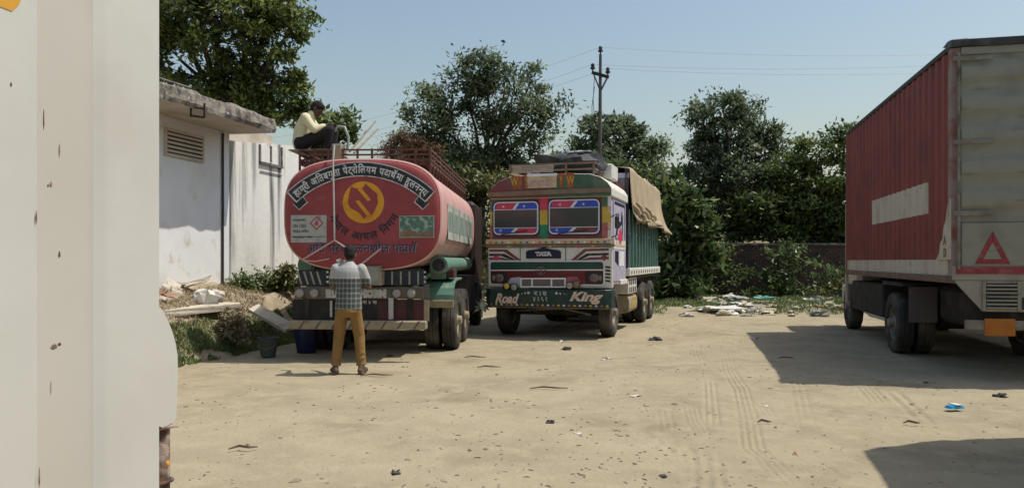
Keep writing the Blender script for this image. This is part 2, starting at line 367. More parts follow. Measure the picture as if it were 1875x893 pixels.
# back compound wall of brick
M_brick = mat('old_brick', (.1, .058, .045), .95, .4, 9, c2=(.04, .036, .032), r2=(.4, .65), s2=2, bump=.6, bs=30)
M_mortar = mat('mortar', (.07, .06, .052), .95, .2, 6)
cwl = thing('compound_wall', 'low dark brick wall with concrete coping behind the rubbish strip', 'wall', (0, 0, 0))
MB().box(-6, 30, 30.02, 30.22, -.1, 2.12).build('core', M_mortar, cwl)
b = MB()
for r in range(24):
    for k in range(150):
        x = -6 + k * .24 + (.12 if r % 2 else 0); y = 30.0 + random.uniform(-.008, .008)
        if x < 4.5: continue
        b.box(x, x + .222, y - .012, y + .05, r * .088, r * .088 + .074)
stuff(b.build('bricks', M_brick, cwl, recalc=False))
b = MB()
for k in range(24): 
    x = -6 + k * 1.5; MB().box(x, x + 1.485, 29.93, 30.3, 2.125 + random.uniform(-.01, .01), 2.21).build('coping', M_conc, cwl, bevel=.01)

# ------------------------------------------------------------------ vegetation
M_bark = mat('bark', (.06, .047, .036), .95, .35, 8, bump=.8, bs=30, stretch=(1, 1, .3))
LM = dict(dark=leafmat('leaf_dark', (.04, .06, .02), (.1, .145, .042), (.3, .35, .1), .4, .42),
          mid=leafmat('leaf_mid', (.055, .08, .026), (.12, .175, .052), (.33, .38, .12), .4, .42),
          grey=leafmat('leaf_grey', (.06, .085, .05), (.13, .175, .095), (.3, .35, .2), .4, .42),
          olive=leafmat('leaf_olive', (.05, .055, .018), (.12, .13, .04), (.25, .26, .08)),
          brown=leafmat('leaf_brown', (.06, .03, .015), (.15, .075, .035), (.24, .13, .06)),
          dry=leafmat('grass_dry', (.11, .085, .05), (.24, .19, .11), (.4, .34, .22), trans=.15),
          lawn=leafmat('grass_green', (.06, .09, .025), (.13, .19, .055), (.28, .32, .13)),
          vege=leafmat('leaf_weed', (.05, .08, .028), (.12, .18, .06), (.32, .37, .17), .4, .4))
def leaf_mesh(name, C, D, ln, wd, tint, m, r=rng):
    n = len(C); D = D / (np.linalg.norm(D, axis=1, keepdims=True) + 1e-9)
    A = r.normal(size=(n, 3)) * .55 + np.array([0, 0, 1.]); S = np.cross(D, A); S /= np.linalg.norm(S, axis=1, keepdims=True) + 1e-9; Nn = np.cross(D, S)
    ln = np.broadcast_to(ln, n)[:, None]; wd = np.broadcast_to(wd, n)[:, None]
    V = np.stack([C - D * ln / 2, C + S * wd / 2 + Nn * wd * .18, C + D * ln / 2 - Nn * ln * .08, C - S * wd / 2 + Nn * wd * .18], 1).reshape(-1, 3)
    me = bpy.data.meshes.new(name); me.vertices.add(4 * n); me.vertices.foreach_set('co', V.astype(np.float32).ravel())
    me.loops.add(4 * n); me.loops.foreach_set('vertex_index', np.arange(4 * n, dtype=np.int32))
    me.polygons.add(n); me.polygons.foreach_set('loop_start', np.arange(0, 4 * n, 4, dtype=np.int32))
    a = me.attributes.new('tint', 'FLOAT', 'FACE'); a.data.foreach_set('value', np.clip(tint, 0, 1).astype(np.float32))
    me.materials.append(m); me.update(calc_edges=True); return me
def plant(name, label, cat, base, lobes, Z, kind, clumps_per=.9, per=90, leaf=.16, trunk=.2, seed=1, group=None, dep=1., droop=-.15, aspect=.42, trunk_name='trunk', gap=0., spread=.34, tshift=0.):
    """lobes in photograph pixels (px, py, rx, ry[, density]) standing at depth Z"""
    r = np.random.default_rng(seed); rd = random.Random(seed); root = thing(name, label, cat, base, 0, group); bs = Vector(base)
    tb = MB(); Cs = []; Ds = []; Ts = []; S = Z / F
    low = min(at(l[0], l[1] + l[3], Z).z for l in lobes); cx = sum(at(l[0], l[1], Z).x * l[2] for l in lobes) / sum(l[2] for l in lobes)
    fork = Vector((bs.x * .5 + cx * .5, Z, max(low + .3, .5) if trunk > .05 else .2)) - bs
    h = fork.z; tb.tube([(0, 0, -.15), (fork.x * .2 + .05, fork.y * .3, h * .35), (fork.x * .6 - .05, fork.y * .7, h * .7), tuple(fork)], [trunk * 1.25, trunk, trunk * .85, trunk * .7], 9)
    for lb in lobes:
        den = lb[4] if len(lb) > 4 else 1.; rx = lb[2] * S; rz = lb[3] * S; ry = (rx + rz) / 2 * dep
        c = at(lb[0], lb[1], Z) + Vector((0, rd.uniform(-.5, .5) * dep, 0)) - bs
        mid = fork.lerp(c, .5) + Vector((rd.uniform(-.3, .3), rd.uniform(-.3, .3), rd.uniform(0, .4))) * min(1, rx)
        tb.tube([fork, mid, c], [trunk * .45, trunk * .3, trunk * .16], 6)
        k = max(4, int(clumps_per * den * (rx * rz * 28)))
        for _ in range(k):
            q = r.normal(size=3); q /= np.linalg.norm(q); q *= r.uniform(.25, 1.) ** .45
            p = np.array(c) + q * np.array([rx, ry, rz])
            if rd.random() < .3: tb.tube([mid.lerp(c, rd.uniform(.3, 1)), Vector(p)], [trunk * .1 + .006, .006], 4, caps=False)
            nl = int(per * r.uniform(.5, 1.4)); sp = spread * r.uniform(.6, 1.3); sg = r.normal(size=(nl, 3)) * sp * np.array([.55, .55, .38])
            Cs.append(p + sg); d = r.normal(size=(nl, 3)) + sg * 1.2 / sp; d[:, 2] += droop; Ds.append(d)
            Ts.append(np.full(nl, r.uniform(.1, .6) + tshift) + r.normal(size=nl) * .2)
    tb.build(trunk_name, M_bark, root, smooth=60, recalc=False)
    C = np.concatenate(Cs); D = np.concatenate(Ds); T = np.concatenate(Ts); n = len(C)
    ln = leaf * r.uniform(.6, 1.35, n)
    put('crown', leaf_mesh('crown', C, D, ln, ln * aspect * r.uniform(.8, 1.25, n), T, LM[kind], r), root)
    return root
def gbase(px, Z): return (at(px, HY, Z).x, Z, 0.05)
plant('broadleaf_tree', 'tall dark leafy tree rising behind the white building roof', 'tree', gbase(395, 21.5),
      [(400, 40, 120, 90), (500, 30, 62, 70), (330, 110, 70, 75), (440, 120, 80, 60), (500, 135, 55, 60), (520, 185, 42, 30, 1.3), (350, -40, 110, 70), (470, -60, 80, 60), (535, 70, 26, 30, .9), (300, 20, 70, 90), (548, 20, 24, 30, 1), (440, 195, 80, 36, 1.2), (535, 140, 32, 34, 1.1), (500, 215, 50, 24, 1.2), (360, 170, 60, 30, 1.2), (410, -10, 120, 50), (560, 205, 26, 18, 1.2)],
      21.5, 'dark', .62, 120, .18, .24, 3, tshift=.1)
plant('young_tree', 'small bright leafy branch crown beside the man on the tanker', 'tree', gbase(620, 24), [(612, 222, 30, 22, 2), (638, 240, 22, 18, 2), (590, 240, 30, 25, 1.5), (600, 280, 30, 40, 1.3)], 24, 'vege', .9, 80, .22, .07, 5, tshift=-.05)
plant('spreading_tree', 'open crowned grey green tree with sky gaps between the two parked trucks', 'tree', gbase(880, 32),
      [(888, 135, 48, 36, .8), (850, 165, 42, 45, .62), (925, 165, 45, 40, .6), (790, 215, 50, 55, .85), (765, 255, 32, 36, .8), (970, 200, 40, 34, .55), (1008, 196, 26, 22, .6), (975, 145, 20, 30, .5), (925, 225, 45, 40, .5), (880, 215, 40, 40, .45), (860, 300, 80, 42, 1.), (800, 300, 60, 45, 1.2), (950, 262, 42, 26, .55), (985, 235, 34, 24, .6), (930, 310, 40, 32, .9)],
      32, 'grey', .78, 100, .22, .2, 8, spread=.5, tshift=.1)
plant('distant_tree', 'rounded pale green tree far behind the utility pole', 'tree', gbase(1130, 46),
      [(1080, 250, 40, 36), (1130, 248, 44, 36), (1180, 258, 40, 34), (1060, 290, 34, 34), (1130, 300, 80, 40), (1195, 300, 28, 34), (1090, 225, 20, 16)], 46, 'grey', .42, 90, .34, .25, 11, spread=.55, tshift=.12)
plant('dense_tree', 'dark dense tree standing right of the painted truck behind the brick wall', 'tree', gbase(1335, 33),
      [(1320, 205, 52, 34, .8), (1370, 205, 32, 34, .8), (1285, 225, 34, 36, .8), (1405, 235, 24, 26, .6), (1350, 260, 70, 45), (1295, 290, 45, 50), (1345, 330, 90, 60, 1.2), (1300, 380, 60, 50, 1.2), (1390, 380, 70, 50, 1.2), (1420, 300, 40, 40)], 33, 'grey', .62, 100, .23, .25, 14, spread=.46, tshift=.05)
plant('leaning_tree', 'leafy tree with sunlit yellow green top beside the red container truck', 'tree', gbase(1510, 31),
      [(1500, 275, 46, 26), (1545, 250, 30, 20), (1455, 310, 40, 40), (1510, 330, 60, 50), (1580, 290, 60, 50), (1490, 390, 70, 50, 1.2), (1570, 380, 60, 60), (1440, 370, 50, 46)], 31, 'mid', .65, 100, .22, .2, 17, spread=.43, tshift=.1)
plant('leafy_shrub', 'tall sunlit shrub with large leaves at the tail of the painted truck', 'shrub', gbase(1255, 25.5),
      [(1255, 375, 34, 40), (1270, 430, 40, 45, 1.1), (1250, 480, 45, 45, 1.1), (1245, 530, 40, 30, 1.2), (1290, 470, 26, 50, .8), (1230, 340, 18, 24)], 25.5, 'vege', 1.1, 60, .3, .06, 19, aspect=.5, trunk_name='stem', spread=.4, dep=.7)
plant('climbing_shrub', 'dark shrub mass hanging over the brick wall behind the litter', 'shrub', gbase(1400, 31.4),
      [(1340, 425, 60, 22), (1410, 415, 60, 30), (1480, 420, 60, 28), (1545, 420, 50, 40), (1370, 380, 60, 30), (1460, 380, 60, 30)], 30.7, 'dark', 1., 80, .26, .08, 23, dep=.6, trunk_name='stem', spread=.4, tshift=-.1)
plant('creeper_bush', 'ragged leafy bush growing up against the brick wall', 'shrub', gbase(1425, 28.6),
      [(1430, 455, 34, 18, .9), (1440, 490, 26, 26, .8), (1415, 515, 34, 26, 1.), (1400, 540, 30, 14, 1.), (1450, 530, 30, 22, .8)], 28.6, 'vege', 1., 46, .2, .04, 29, trunk_name='stem', dep=.6, tshift=-.1)
plant('wall_creeper', 'leafy creeper spilling down the brick wall between shrub and bush', 'shrub', gbase(1330, 29.3),
      [(1330, 470, 26, 24, .8), (1350, 510, 24, 28, .7), (1310, 530, 26, 18, 1.), (1365, 545, 24, 10, 1.)], 29.3, 'mid', .9, 46, .2, .04, 61, trunk_name='stem', dep=.5, tshift=-.05)
plant('tall_weed', 'tall thin weeds before the brick wall beside the container truck', 'shrub', gbase(1500, 28.4),
      [(1500, 500, 18, 36, .7), (1480, 535, 22, 16, 1.), (1530, 510, 16, 36, .7)], 28.4, 'vege', .9, 40, .2, .03, 67, trunk_name='stem', dep=.5)
plant('weed_bush', 'low yellowish weeds at the wall foot near the red container truck', 'shrub', gbase(1520, 27.6),
      [(1490, 548, 34, 12), (1530, 540, 34, 20), (1560, 530, 30, 30), (1470, 555, 26, 8)], 27.6, 'olive', 1.2, 46, .16, .03, 31, trunk_name='stem', dep=.6)
plant('pale_shrub', 'yellow green shrub filling the gap between tanker and painted truck', 'shrub', gbase(868, 24),
      [(865, 345, 38, 26), (880, 330, 40, 20), (860, 385, 30, 40), (875, 430, 26, 50), (900, 350, 40, 30), (830, 350, 30, 30), (870, 500, 20, 60, .8)], 24, 'olive', 1.1, 70, .2, .07, 37, trunk_name='stem', spread=.38)
plant('withered_shrub', 'rust brown withered bush showing above the tanker rail', 'shrub', gbase(750, 25), [(740, 268, 34, 26), (775, 280, 30, 24), (715, 285, 20, 22), (760, 330, 40, 40)], 25, 'brown', 2.2, 110, .13, .09, 41, trunk_name='stem', spread=.3, aspect=.2)
plant('hedge_bush', 'dark bush behind the truck load bed', 'shrub', gbase(1120, 33), [(1060, 360, 60, 50), (1130, 350, 60, 50), (1190, 380, 50, 60), (960, 380, 60, 60), (1060, 440, 80, 50), (960, 460, 60, 60)], 33, 'dark', .7, 80, .3, .1, 43, trunk_name='stem', spread=.5)

plant('bank_weed', 'clump of green weeds at the foot of the streaked white wall', 'plant', tuple(yardpt(.1, .35, .92)), [(450, 520, 26, 18, 2), (480, 515, 24, 16, 2), (435, 535, 16, 14, 2)], 15.0, 'lawn', 4, 60, .09, .015, 47, trunk_name='stem', spread=.16, dep=.8)
plant('tangled_weed', 'dry tangled weeds at the wall beside the tanker', 'plant', tuple(yardpt(1.2, .4, .92)), [(515, 520, 22, 20, 2), (535, 505, 16, 18, 2), (500, 535, 20, 12, 2)], 15.6, 'olive', 6, 60, .1, .015, 53, trunk_name='stem', spread=.16, dep=.8)
plant('bank_tuft', 'withered leafy tuft halfway down the earth bank', 'plant', tuple(yardpt(-2.2, 1.05, .5)), [(430, 585, 20, 26, 2), (445, 600, 16, 24, 2), (415, 610, 18, 16, 2)], 12.7, 'dry', 6, 50, .1, .012, 59, trunk_name='stem', spread=.13, dep=.7, tshift=.3, aspect=.25)

def blades(name, P, ln, tint, m, lean=.5, wd=.012, seed=1):
    r = np.random.default_rng(seed); D = r.normal(size=P.shape) * lean; D[:, 2] = 1
    l = ln * r.uniform(.5, 1.4, len(P)); C = P.copy(); C[:, 2] += l * .35
    return leaf_mesh(name, C, D, l, wd * r.uniform(.7, 1.4, len(P)), tint, m, r)
r = np.random.default_rng(71)
def bank_pts(n, t0, t1, u0, u1, seed):
    rr = np.random.default_rng(seed); t = rr.uniform(t0, t1, n); u = rr.uniform(u0, u1, n); z = bank_h(t, u)
    P = np.stack([B0.x + DB.x * t + NB.x * u, B0.y + DB.y * t + NB.y * u, z], 1); d = fbm(t * 1.7, u * 2.5, 90); return P, d
P, d = bank_pts(16000, -6.5, 1.5, 1.12, 1.68, 1); k = d > -.34
stuff(put('green_grass', blades('green_grass', P[k], .085, .52 + d[k] * .7 + r.normal(size=k.sum()) * .15, LM['lawn'], .6, .014, 2)), 'green grass along the foot of the earth bank', 'grass')
P, d = bank_pts(13000, -6.5, 3, .25, 1.4, 3); k = d > .02
stuff(put('dry_grass', blades('dry_grass', P[k], .1, .6 + d[k] * .5 + r.normal(size=k.sum()) * .2, LM['dry'], 1.1, .012, 4)), 'dry straw coloured grass on the earth bank', 'grass')
n = 34000; X = r.uniform(3.6, 14, n); Y = 21.2 + (r.uniform(0, 1, n) ** .8) * 8.5; d = fbm(X * .55, Y * .5, 95) + .1 * (Y > 25); k = d > -.12
Pv = np.stack([X, Y, ground_h(X, Y)], 1)[k]
stuff(put('verge_grass', blades('verge_grass', Pv, .15, .4 + r.normal(size=len(Pv)) * .2, LM['lawn'], .8, .02, 6)), 'patchy green grass on the littered back verge', 'grass')

# ------------------------------------------------------------------ fuel tanker seen from behind
def pt(px, py): return ((px - 664) / 121.7, 1.5 - (py - 478) / 121.7)       # rear-face pixel -> local x, z
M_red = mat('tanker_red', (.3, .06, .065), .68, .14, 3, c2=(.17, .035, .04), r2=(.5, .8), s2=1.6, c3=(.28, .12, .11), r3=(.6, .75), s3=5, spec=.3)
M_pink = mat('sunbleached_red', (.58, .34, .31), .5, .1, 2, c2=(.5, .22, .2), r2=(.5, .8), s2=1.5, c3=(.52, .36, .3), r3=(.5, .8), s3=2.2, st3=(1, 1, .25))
M_rail = mat('rail_red_rust', (.13, .052, .045), .8, .3, 8, c2=(.1, .05, .035), r2=(.45, .65), s2=7)
M_green = mat('faded_green', (.09, .2, .15), .6, .2, 4, c2=(.22, .25, .2), r2=(.5, .8), s2=3, c3=(.28, .25, .19), r3=(.55, .75), s3=6)
M_cream = mat('dusty_cream', (.34, .29, .2), .85, .2, 4, c2=(.2, .165, .11), r2=(.45, .7), s2=4)
M_gold = mat('emblem_gold', (.68, .31, .025), .7, .12, 6, c2=(.5, .2, .02), r2=(.5, .8), s2=4)
M_emb = mat('emblem_red', (.3, .05, .05), .5, .1)
M_ink = mat('sign_black', (.02, .022, .028), .6, .2, 8, c2=(.1, .07, .07), r2=(.55, .75), s2=8)
M_letw = mat('lettering_white', (.62, .62, .6), .6, .12, 12, c2=(.35, .3, .3), r2=(.55, .7), s2=9)
M_ink2 = mat('lettering_dark', (.025, .022, .035), .6, .2, 10)
M_plac = mat('placard_grey', (.42, .42, .39), .7, .15, 9, c2=(.25, .24, .22), r2=(.5, .75), s2=9)
M_sgn = mat('sign_green', (.09, .19, .13), .6, .3, 14, c2=(.35, .38, .33), r2=(.52, .62), s2=14)
M_tail = mat('tail_panel', (.12, .1, .08), .8, .25, 5, c2=(.04, .04, .035), r2=(.5, .7), s2=5)
M_lamp = mat('lamp_lens', (.3, .29, .26), .25, .1, 8)
M_redlow = mat('maroon_panel', (.09, .022, .025), .7, .25, 4, c2=(.045, .03, .025), r2=(.45, .68), s2=3)
M_blue = mat('blue_plastic', (.006, .012, .06), .5, .2, 5)
M_grey = mat('grey_metal', (.3, .29, .26), .6, .2, 5, c2=(.18, .16, .13), r2=(.5, .75), s2=5)

tk = thing('tanker_truck', 'dusty red fuel tanker seen from behind with yellow round emblem', 'tanker', (-2.243, 11.5, 0), -math.atan(.045))
def superr(a, b_, n, k=64, cx=0, cz=2.2):
    return [(cx + a * math.copysign(abs(math.cos(t)) ** (2 / n), math.cos(t)), cz + b_ * math.copysign(abs(math.sin(t)) ** (2 / n), math.sin(t))) for t in [2 * math.pi * i / k for i in range(k)]]
TKL = 5.3
def ring(a, b_, y): return [(x, y, z) for x, z in superr(a, b_, 3.0)]
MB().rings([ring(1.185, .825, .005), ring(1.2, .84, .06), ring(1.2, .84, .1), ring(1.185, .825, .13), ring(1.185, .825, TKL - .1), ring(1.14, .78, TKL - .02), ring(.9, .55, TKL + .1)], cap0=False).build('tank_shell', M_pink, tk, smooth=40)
face = MB().rings([ring(1.185, .825, .0), ring(1.165, .805, -.035), ring(1.13, .77, -.055), ring(1.06, .7, -.062)], cap1=True, cap0=False)
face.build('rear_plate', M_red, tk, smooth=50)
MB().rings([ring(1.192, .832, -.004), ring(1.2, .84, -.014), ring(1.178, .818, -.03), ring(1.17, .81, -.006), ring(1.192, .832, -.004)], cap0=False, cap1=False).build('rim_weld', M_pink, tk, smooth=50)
YF = -.0635
# banner with arched lettering
acx, acz = pt(662, 495); arc = lambda r0, r1, a0, a1, n=28: [(acx + r0 * math.cos(R(a0 + (a1 - a0) * i / n)), acz + r0 * math.sin(R(a0 + (a1 - a0) * i / n))) for i in range(n + 1)] + [(acx + r1 * math.cos(R(a1 + (a0 - a1) * i / n)), acz + r1 * math.sin(R(a1 + (a0 - a1) * i / n))) for i in range(n + 1)]
def strip(name, m, r0, r1, a0, a1, y, n=28):
    b = MB()
    P0 = [(acx + r0 * math.cos(R(a0 + (a1 - a0) * i / n)), acz + r0 * math.sin(R(a0 + (a1 - a0) * i / n))) for i in range(n + 1)]
    P1 = [(acx + r1 * math.cos(R(a0 + (a1 - a0) * i / n)), acz + r1 * math.sin(R(a0 + (a1 - a0) * i / n))) for i in range(n + 1)]
    b.rings([[(p[0], y - .003, p[1]), (q[0], y - .003, q[1]), (q[0], y, q[1]), (p[0], y, p[1])] for p, q in zip(P0, P1)])
    return b.build(name, m, tk)
for a0, a1 in ((128.5, 135.5), (44.5, 51.5)):
    strip('banner_tail_border', M_letw, 1.295, 1.43, a0 - .4, a1 + .4, YF, 4); strip('banner_tail', M_ink, 1.31, 1.43, a0, a1, YF - .003, 4)
strip('banner_border', M_letw, 1.405, 1.625, 46.2, 133.8, YF - .006)
bn = strip('banner', M_ink, 1.42, 1.61, 47, 133, YF - .009)
al = arc_letters(tk, 'banner_lettering', M_letw, ['हा', 'म्री', ' ', 'अ', 'ित', 'ब', 'गु', 'ता', ' ', 'पे', 'ट्रो', 'िल', 'य', 'म', ' ', 'प', 'दा', 'थॅ', 'मा', ' ', 'हु', 'ल', 'न', 'न्य'], acx, acz, 1.505, R(131.5), R(48.5), YF - .0125, .15)
# emblem
ex, ez = pt(667, 371)
em = decal(tk, 'emblem_disc', M_gold, disc(ex, ez, .312, 40), YF - .0)
E7 = lambda pts: [(ex + (x - 635) / 152 * .312, ez - (z - 368) / 152 * .312) for x, z in pts]
decal(em, 'emblem_flame', M_emb, E7([(545, 255), (528, 315), (522, 372), (540, 410), (578, 428), (606, 446), (640, 490), (662, 462), (700, 458), (722, 420), (742, 372), (736, 305), (694, 272), (648, 232), (634, 262), (600, 268), (560, 262)][::-1]), YF - .004)
decal(em, 'emblem_stroke', M_gold, E7([(592, 272), (622, 266), (690, 348), (668, 362)][::-1]), YF - .008)
decal(em, 'emblem_stroke', M_gold, E7([(576, 360), (600, 352), (690, 456), (664, 470)][::-1]), YF - .008)
arc_letters(tk, 'round_lettering', M_ink2, ['ने', 'पा', 'ल', ' ', 'आ', 'य', 'ल', ' ', 'िन', 'ग', 'म'], ex, ez + .02, .53, R(204), R(338), YF, .16, lower=True)
# bottom words
x, z = pt(664, 455); lettering(tk, 'warning_lettering', M_ink2, 'अित प्रज्वलनशील पदाथॅ', x, z, YF, width=1.66, height=.2)
lettering(tk, 'warning_lettering_shade', mat('lettering_blue', (.22, .22, .3), .6), 'अित प्रज्वलनशील पदाथॅ', x + .012, z - .012, YF + .0015, width=1.66, height=.2)
# placards
def plate(name, m, a, c, y=YF, rim=None):
    x0, z1 = pt(*a); x1, z0 = pt(*c)
    if rim: decal(tk, name + '_border', rim, rect(x0 - .012, x1 + .012, z0 - .012, z1 + .012), y); y -= .004
    return decal(tk, name, m, rect(x0, x1, z0, z1), y), x0, x1, z0, z1, y - .004
p, x0, x1, z0, z1, y = plate('placard', M_plac, (533, 394), (599, 444))
dm = lambda cx, cz, r: [(cx, cz - r), (cx + r, cz), (cx, cz + r), (cx - r, cz)]
decal(p, 'placard_diamond', mat('placard_red', (.4, .06, .06), .6), dm(x1 - .15, z1 - .12, .105), y); decal(p, 'placard_diamond', M_plac, dm(x1 - .15, z1 - .12, .08), y - .004)
decal(p, 'placard_symbol', mat('placard_red', (.4, .06, .06)), [(x1 - .18, z1 - .15), (x1 - .12, z1 - .15), (x1 - .13, z1 - .11), (x1 - .15, z1 - .07), (x1 - .17, z1 - .11)], y - .008)
for k, (t, wd) in enumerate((('आपत्कालीन', .2), ('UN 1203', .2), ('पेट्रोल डिजेल', .24), ('सम्पर्क फोन', .3))):
    lettering(p, 'placard_lettering', M_ink2, t, x0 + .03 + wd / 2, z1 - .075 - k * .085, y, width=wd, height=.05)
decal(p, 'placard_line', M_ink2, rect(x0 + .02, x1 - .02, z0 + .085, z0 + .091), y)
p, x0, x1, z0, z1, y = plate('picture_sign', M_sgn, (734, 397), (795, 434), rim=M_plac)
decal(p, 'picture_ground', mat('sign_brown', (.2, .14, .09), .7, .3, 10), [(x0, z0), (x1, z0), (x1, z0 + .09), (x0 + .25, z0 + .06), (x0 + .1, z0 + .12), (x0, z0 + .07)], y)
# side panels (right side)
for k in range(5):
    ya = .75 + k * .8; MB().box(1.186, 1.192, ya, ya + .72, 1.85, 2.42).build('side_sign', mat('side_sign_pale', (.42, .42, .38), .6, .2, 5, c2=(.25, .33, .28), r2=(.45, .65), s2=4), tk)
    for q in range(3): MB().box(1.192, 1.196, ya + .08 + q * .2, ya + .2 + q * .2, 1.98, 2.3).build('side_glyph', mat('side_glyph', (.16, .24, .2), .6), tk)
MB().box(-1.0, 1.0, .15, TKL - .1, 2.96, 3.02).build('catwalk', M_rail, tk)
# top rails
def rails(z0, z1, x0, x1, y0, y1):
    for z in (z0, (z0 + z1) / 2, z1):
        b = MB(); b.bar((x0, y0, z), (x1, y0, z), .022, .024); b.build('rail', M_rail, tk)
        for x in (x0, x1): MB().bar((x, y0 + .02, z), (x, y1, z), .022, .024).build('rail', M_rail, tk)
        MB().bar((x0, y1, z), (x1, y1, z), .022, .024).build('rail', M_rail, tk)
    n = 9
    for i in range(n + 1): x = x0 + (x1 - x0) * i / n; MB().bar((x, y0, 2.8 if i in (0, n) else z0 - .1), (x, y0, z1 + .016), .03, .03, (0, 1, 0)).build('rail_post', M_rail, tk)
    n = 15
    for i in range(1, n + 1):
        for x in (x0, x1): y = y0 + (y1 - y0) * i / n; MB().bar((x, y, 2.72), (x, y, z1 + .012), .022, .022, (0, 1, 0)).build('rail_post', M_rail, tk)
rails(3.04, 3.19, -1.0, 1.0, .12, TKL - .2)
MB().cyl((-.42, .35, 2.95), (-.42, .35, 3.27), .05).build('manhole_vent', M_cream, tk, smooth=40); MB().cyl((-.05, 1.1, 2.95), (-.05, 1.1, 3.12), .3, n=20).build('manhole', M_rail, tk, smooth=40)
MB().box(-.5, -.36, .1, .22, 3.02, 3.28).build('valve_box', M_cream, tk, bevel=.01)
# chassis
for x in (-.42, .42): bx(tk, 'chassis_rail', M_chassis, x - .05, x + .05, .1, 8.0, .95, 1.22)
for y in (.9, 2.2, 3.5, 4.8): bx(tk, 'tank_saddle', M_chassis, -.7, .7, y, y + .14, 1.2, 1.45)
def P(parent, name, m, a, c, y0, y1, bevel=.006):
    x0, z1 = pt(*a); x1, z0 = pt(*c); return bx(parent, name, m, x0, x1, y0, y1, z0, z1, bevel)
tp = P(tk, 'tail_panel', M_ink, (543, 494), (601, 524), .02, .06); tp2 = P(tk, 'tail_panel', M_ink, (684, 492), (776, 522), .02, .06)
for par, xs in ((tp, (548, 560, 572, 584)), (tp2, (700, 716, 732, 748, 764))):
    for px in xs:
        x0, z0 = pt(px, 521); decal(par, 'dash', M_grey, [(x0, z0), (x0 + .028, z0), (x0 - .035, z0 + .2), (x0 - .063, z0 + .2)] if par is tp else [(x0, z0), (x0 + .026, z0), (x0 + .026, z0 + .2), (x0, z0 + .2)], .018)
    for px, py in ((xs[-1] + 12, 496), (xs[-1] + 12, 505), (xs[-1] + 12, 514)):
        x0, z0 = pt(px, py); decal(par, 'dot', M_letw, rect(x0, x0 + .03, z0 - .03, z0), .018)
P(tk, 'tool_box', M_grey, (668, 487), (698, 522), -.1, .15, .01); P(tk, 'box_edge', M_cream, (696, 486), (701, 522), -.105, .0)
lb = P(tk, 'lamp_board', M_tail, (538, 525), (775, 547), -.02, .04)
for px in (548, 575, 727, 754):
    x0, z0 = pt(px, 536.5); l = MB().cyl((x0, -.04, z0), (x0, .0, z0), .072, n=18).build('lamp', M_steel, lb, smooth=40); MB().ball((x0, -.04, z0), (.06, .018, .06), 14, 6).build('lens', M_lamp, l, smooth=60)
x0, z0 = pt(652, 537); lettering(lb, 'board_lettering', mat('board_white', (.42, .41, .37), .7, .2, 9), 'BLOW   HORN', x0, z0, -.021, width=.92, height=.135, offset=.012)
bp = P(tk, 'underpanel', M_redlow, (533, 548), (776, 590), .03, .06); P(bp, 'dark_panel', M_chassis, (533, 549), (690, 588), .024, .03, 0)
x0, z0 = pt(676, 553); lettering(bp, 'plate_lettering', M_letw, 'ना ४ ख', x0, z0, .02, width=.22, height=.05)
P(tk, 'mudflap_strip', M_plac, (712, 545), (721, 584), -.03, -.02, 0)
for px in (604, 606): P(tk, 'chain', M_plac, (px, 550), (px + 2, 580), -.03, -.02, 0)
bm_ = P(tk, 'bumper_bar', M_cream, (530, 586), (783, 602), -.1, .02, .02)
for i in range(8):
    x0, z0 = pt(548 + i * 30, 602); decal(bm_, 'stripe', M_tail, [(x0, z0 + .006), (x0 + .03, z0 + .006), (x0 + .11, z0 + .126), (x0 + .08, z0 + .126)], -.1)
for px in (560, 750): x0, z0 = pt(px, 602); bx(tk, 'bumper_bracket', M_chassis, x0 - .04, x0 + .04, .0, .1, z0, z0 + .5)
P(tk, 'side_flap', M_cream, (777, 545), (786, 587), -.02, .0, .0); P(tk, 'side_flap', M_tail, (777, 520), (786, 548), -.02, .0, .0)
# axles, wheels, guards
for y in (1.75, 2.95):
    for s in (-1, 1):
        wheel(tk, s * 1.13, y, .5, .26, s, M_cream); wheel(tk, s * .83, y, .5, .26, s, M_steel)
    MB().cyl((-1, y, .5), (1, y, .5), .09).build('axle', M_chassis, tk, smooth=40)
for s in (-1, 1): wheel(tk, s * 1.05, 6.9, .5, .27, s, M_steel)
for s in (-1, 1):
    # mudguard arch over the rear tyre
    b = MB(); prof = []
    for (yy, zz) in ((1.08, .86), (1.09, .95), (1.15, 1.06), (1.28, 1.15), (1.5, 1.2), (2.3, 1.21)): prof.append((yy, zz))
    pts = [(yy, zz) for yy, zz in prof] + [(yy + .015, zz - .03) for yy, zz in prof[::-1]]
    x0, x1 = (.7, 1.24) if s > 0 else (-1.24, -.7); b.xprism(pts, x0, x1).build('mudguard', M_green, tk)
    bx(tk, 'mudguard_lip', M_cream, x0, x1, 1.06, 1.095, .74, .862, .01); bx(tk, 'guard_box', M_green, s * .95 - .14, s * .95 + .14, 1.25, 1.7, 1.2, 1.42, .02); bx(tk, 'guard_hatch', M_redlow, s * 1.1, s * 1.22, 1.28, 1.68, 1.22, 1.36, .005)
    # hose tube
    b = MB(); q = 20; xc = s * 1.06
    b.rings([[(xc + rr * math.cos(2 * math.pi * i / q), y, 1.44 + rr * math.sin(2 * math.pi * i / q)) for i in range(q)] for y, rr in ((.62, .125), (.62, .14), (.66, .14), (.68, .125), (4.6, .125), (4.62, .14), (4.66, .14))], cap0=True)
    ht = b.build('hose_tube', M_green, tk, smooth=35); MB().cyl((xc, .6, 1.44), (xc, .625, 1.44), .1, n=18).build('tube_cap', MATS['sign_black'] if s > 0 else M_green, ht, smooth=40)
    MB().bar((s * .9, .75, 1.3), (s * .62, .3, 1.02), .05, .05).build('tube_brace', M_green, tk)
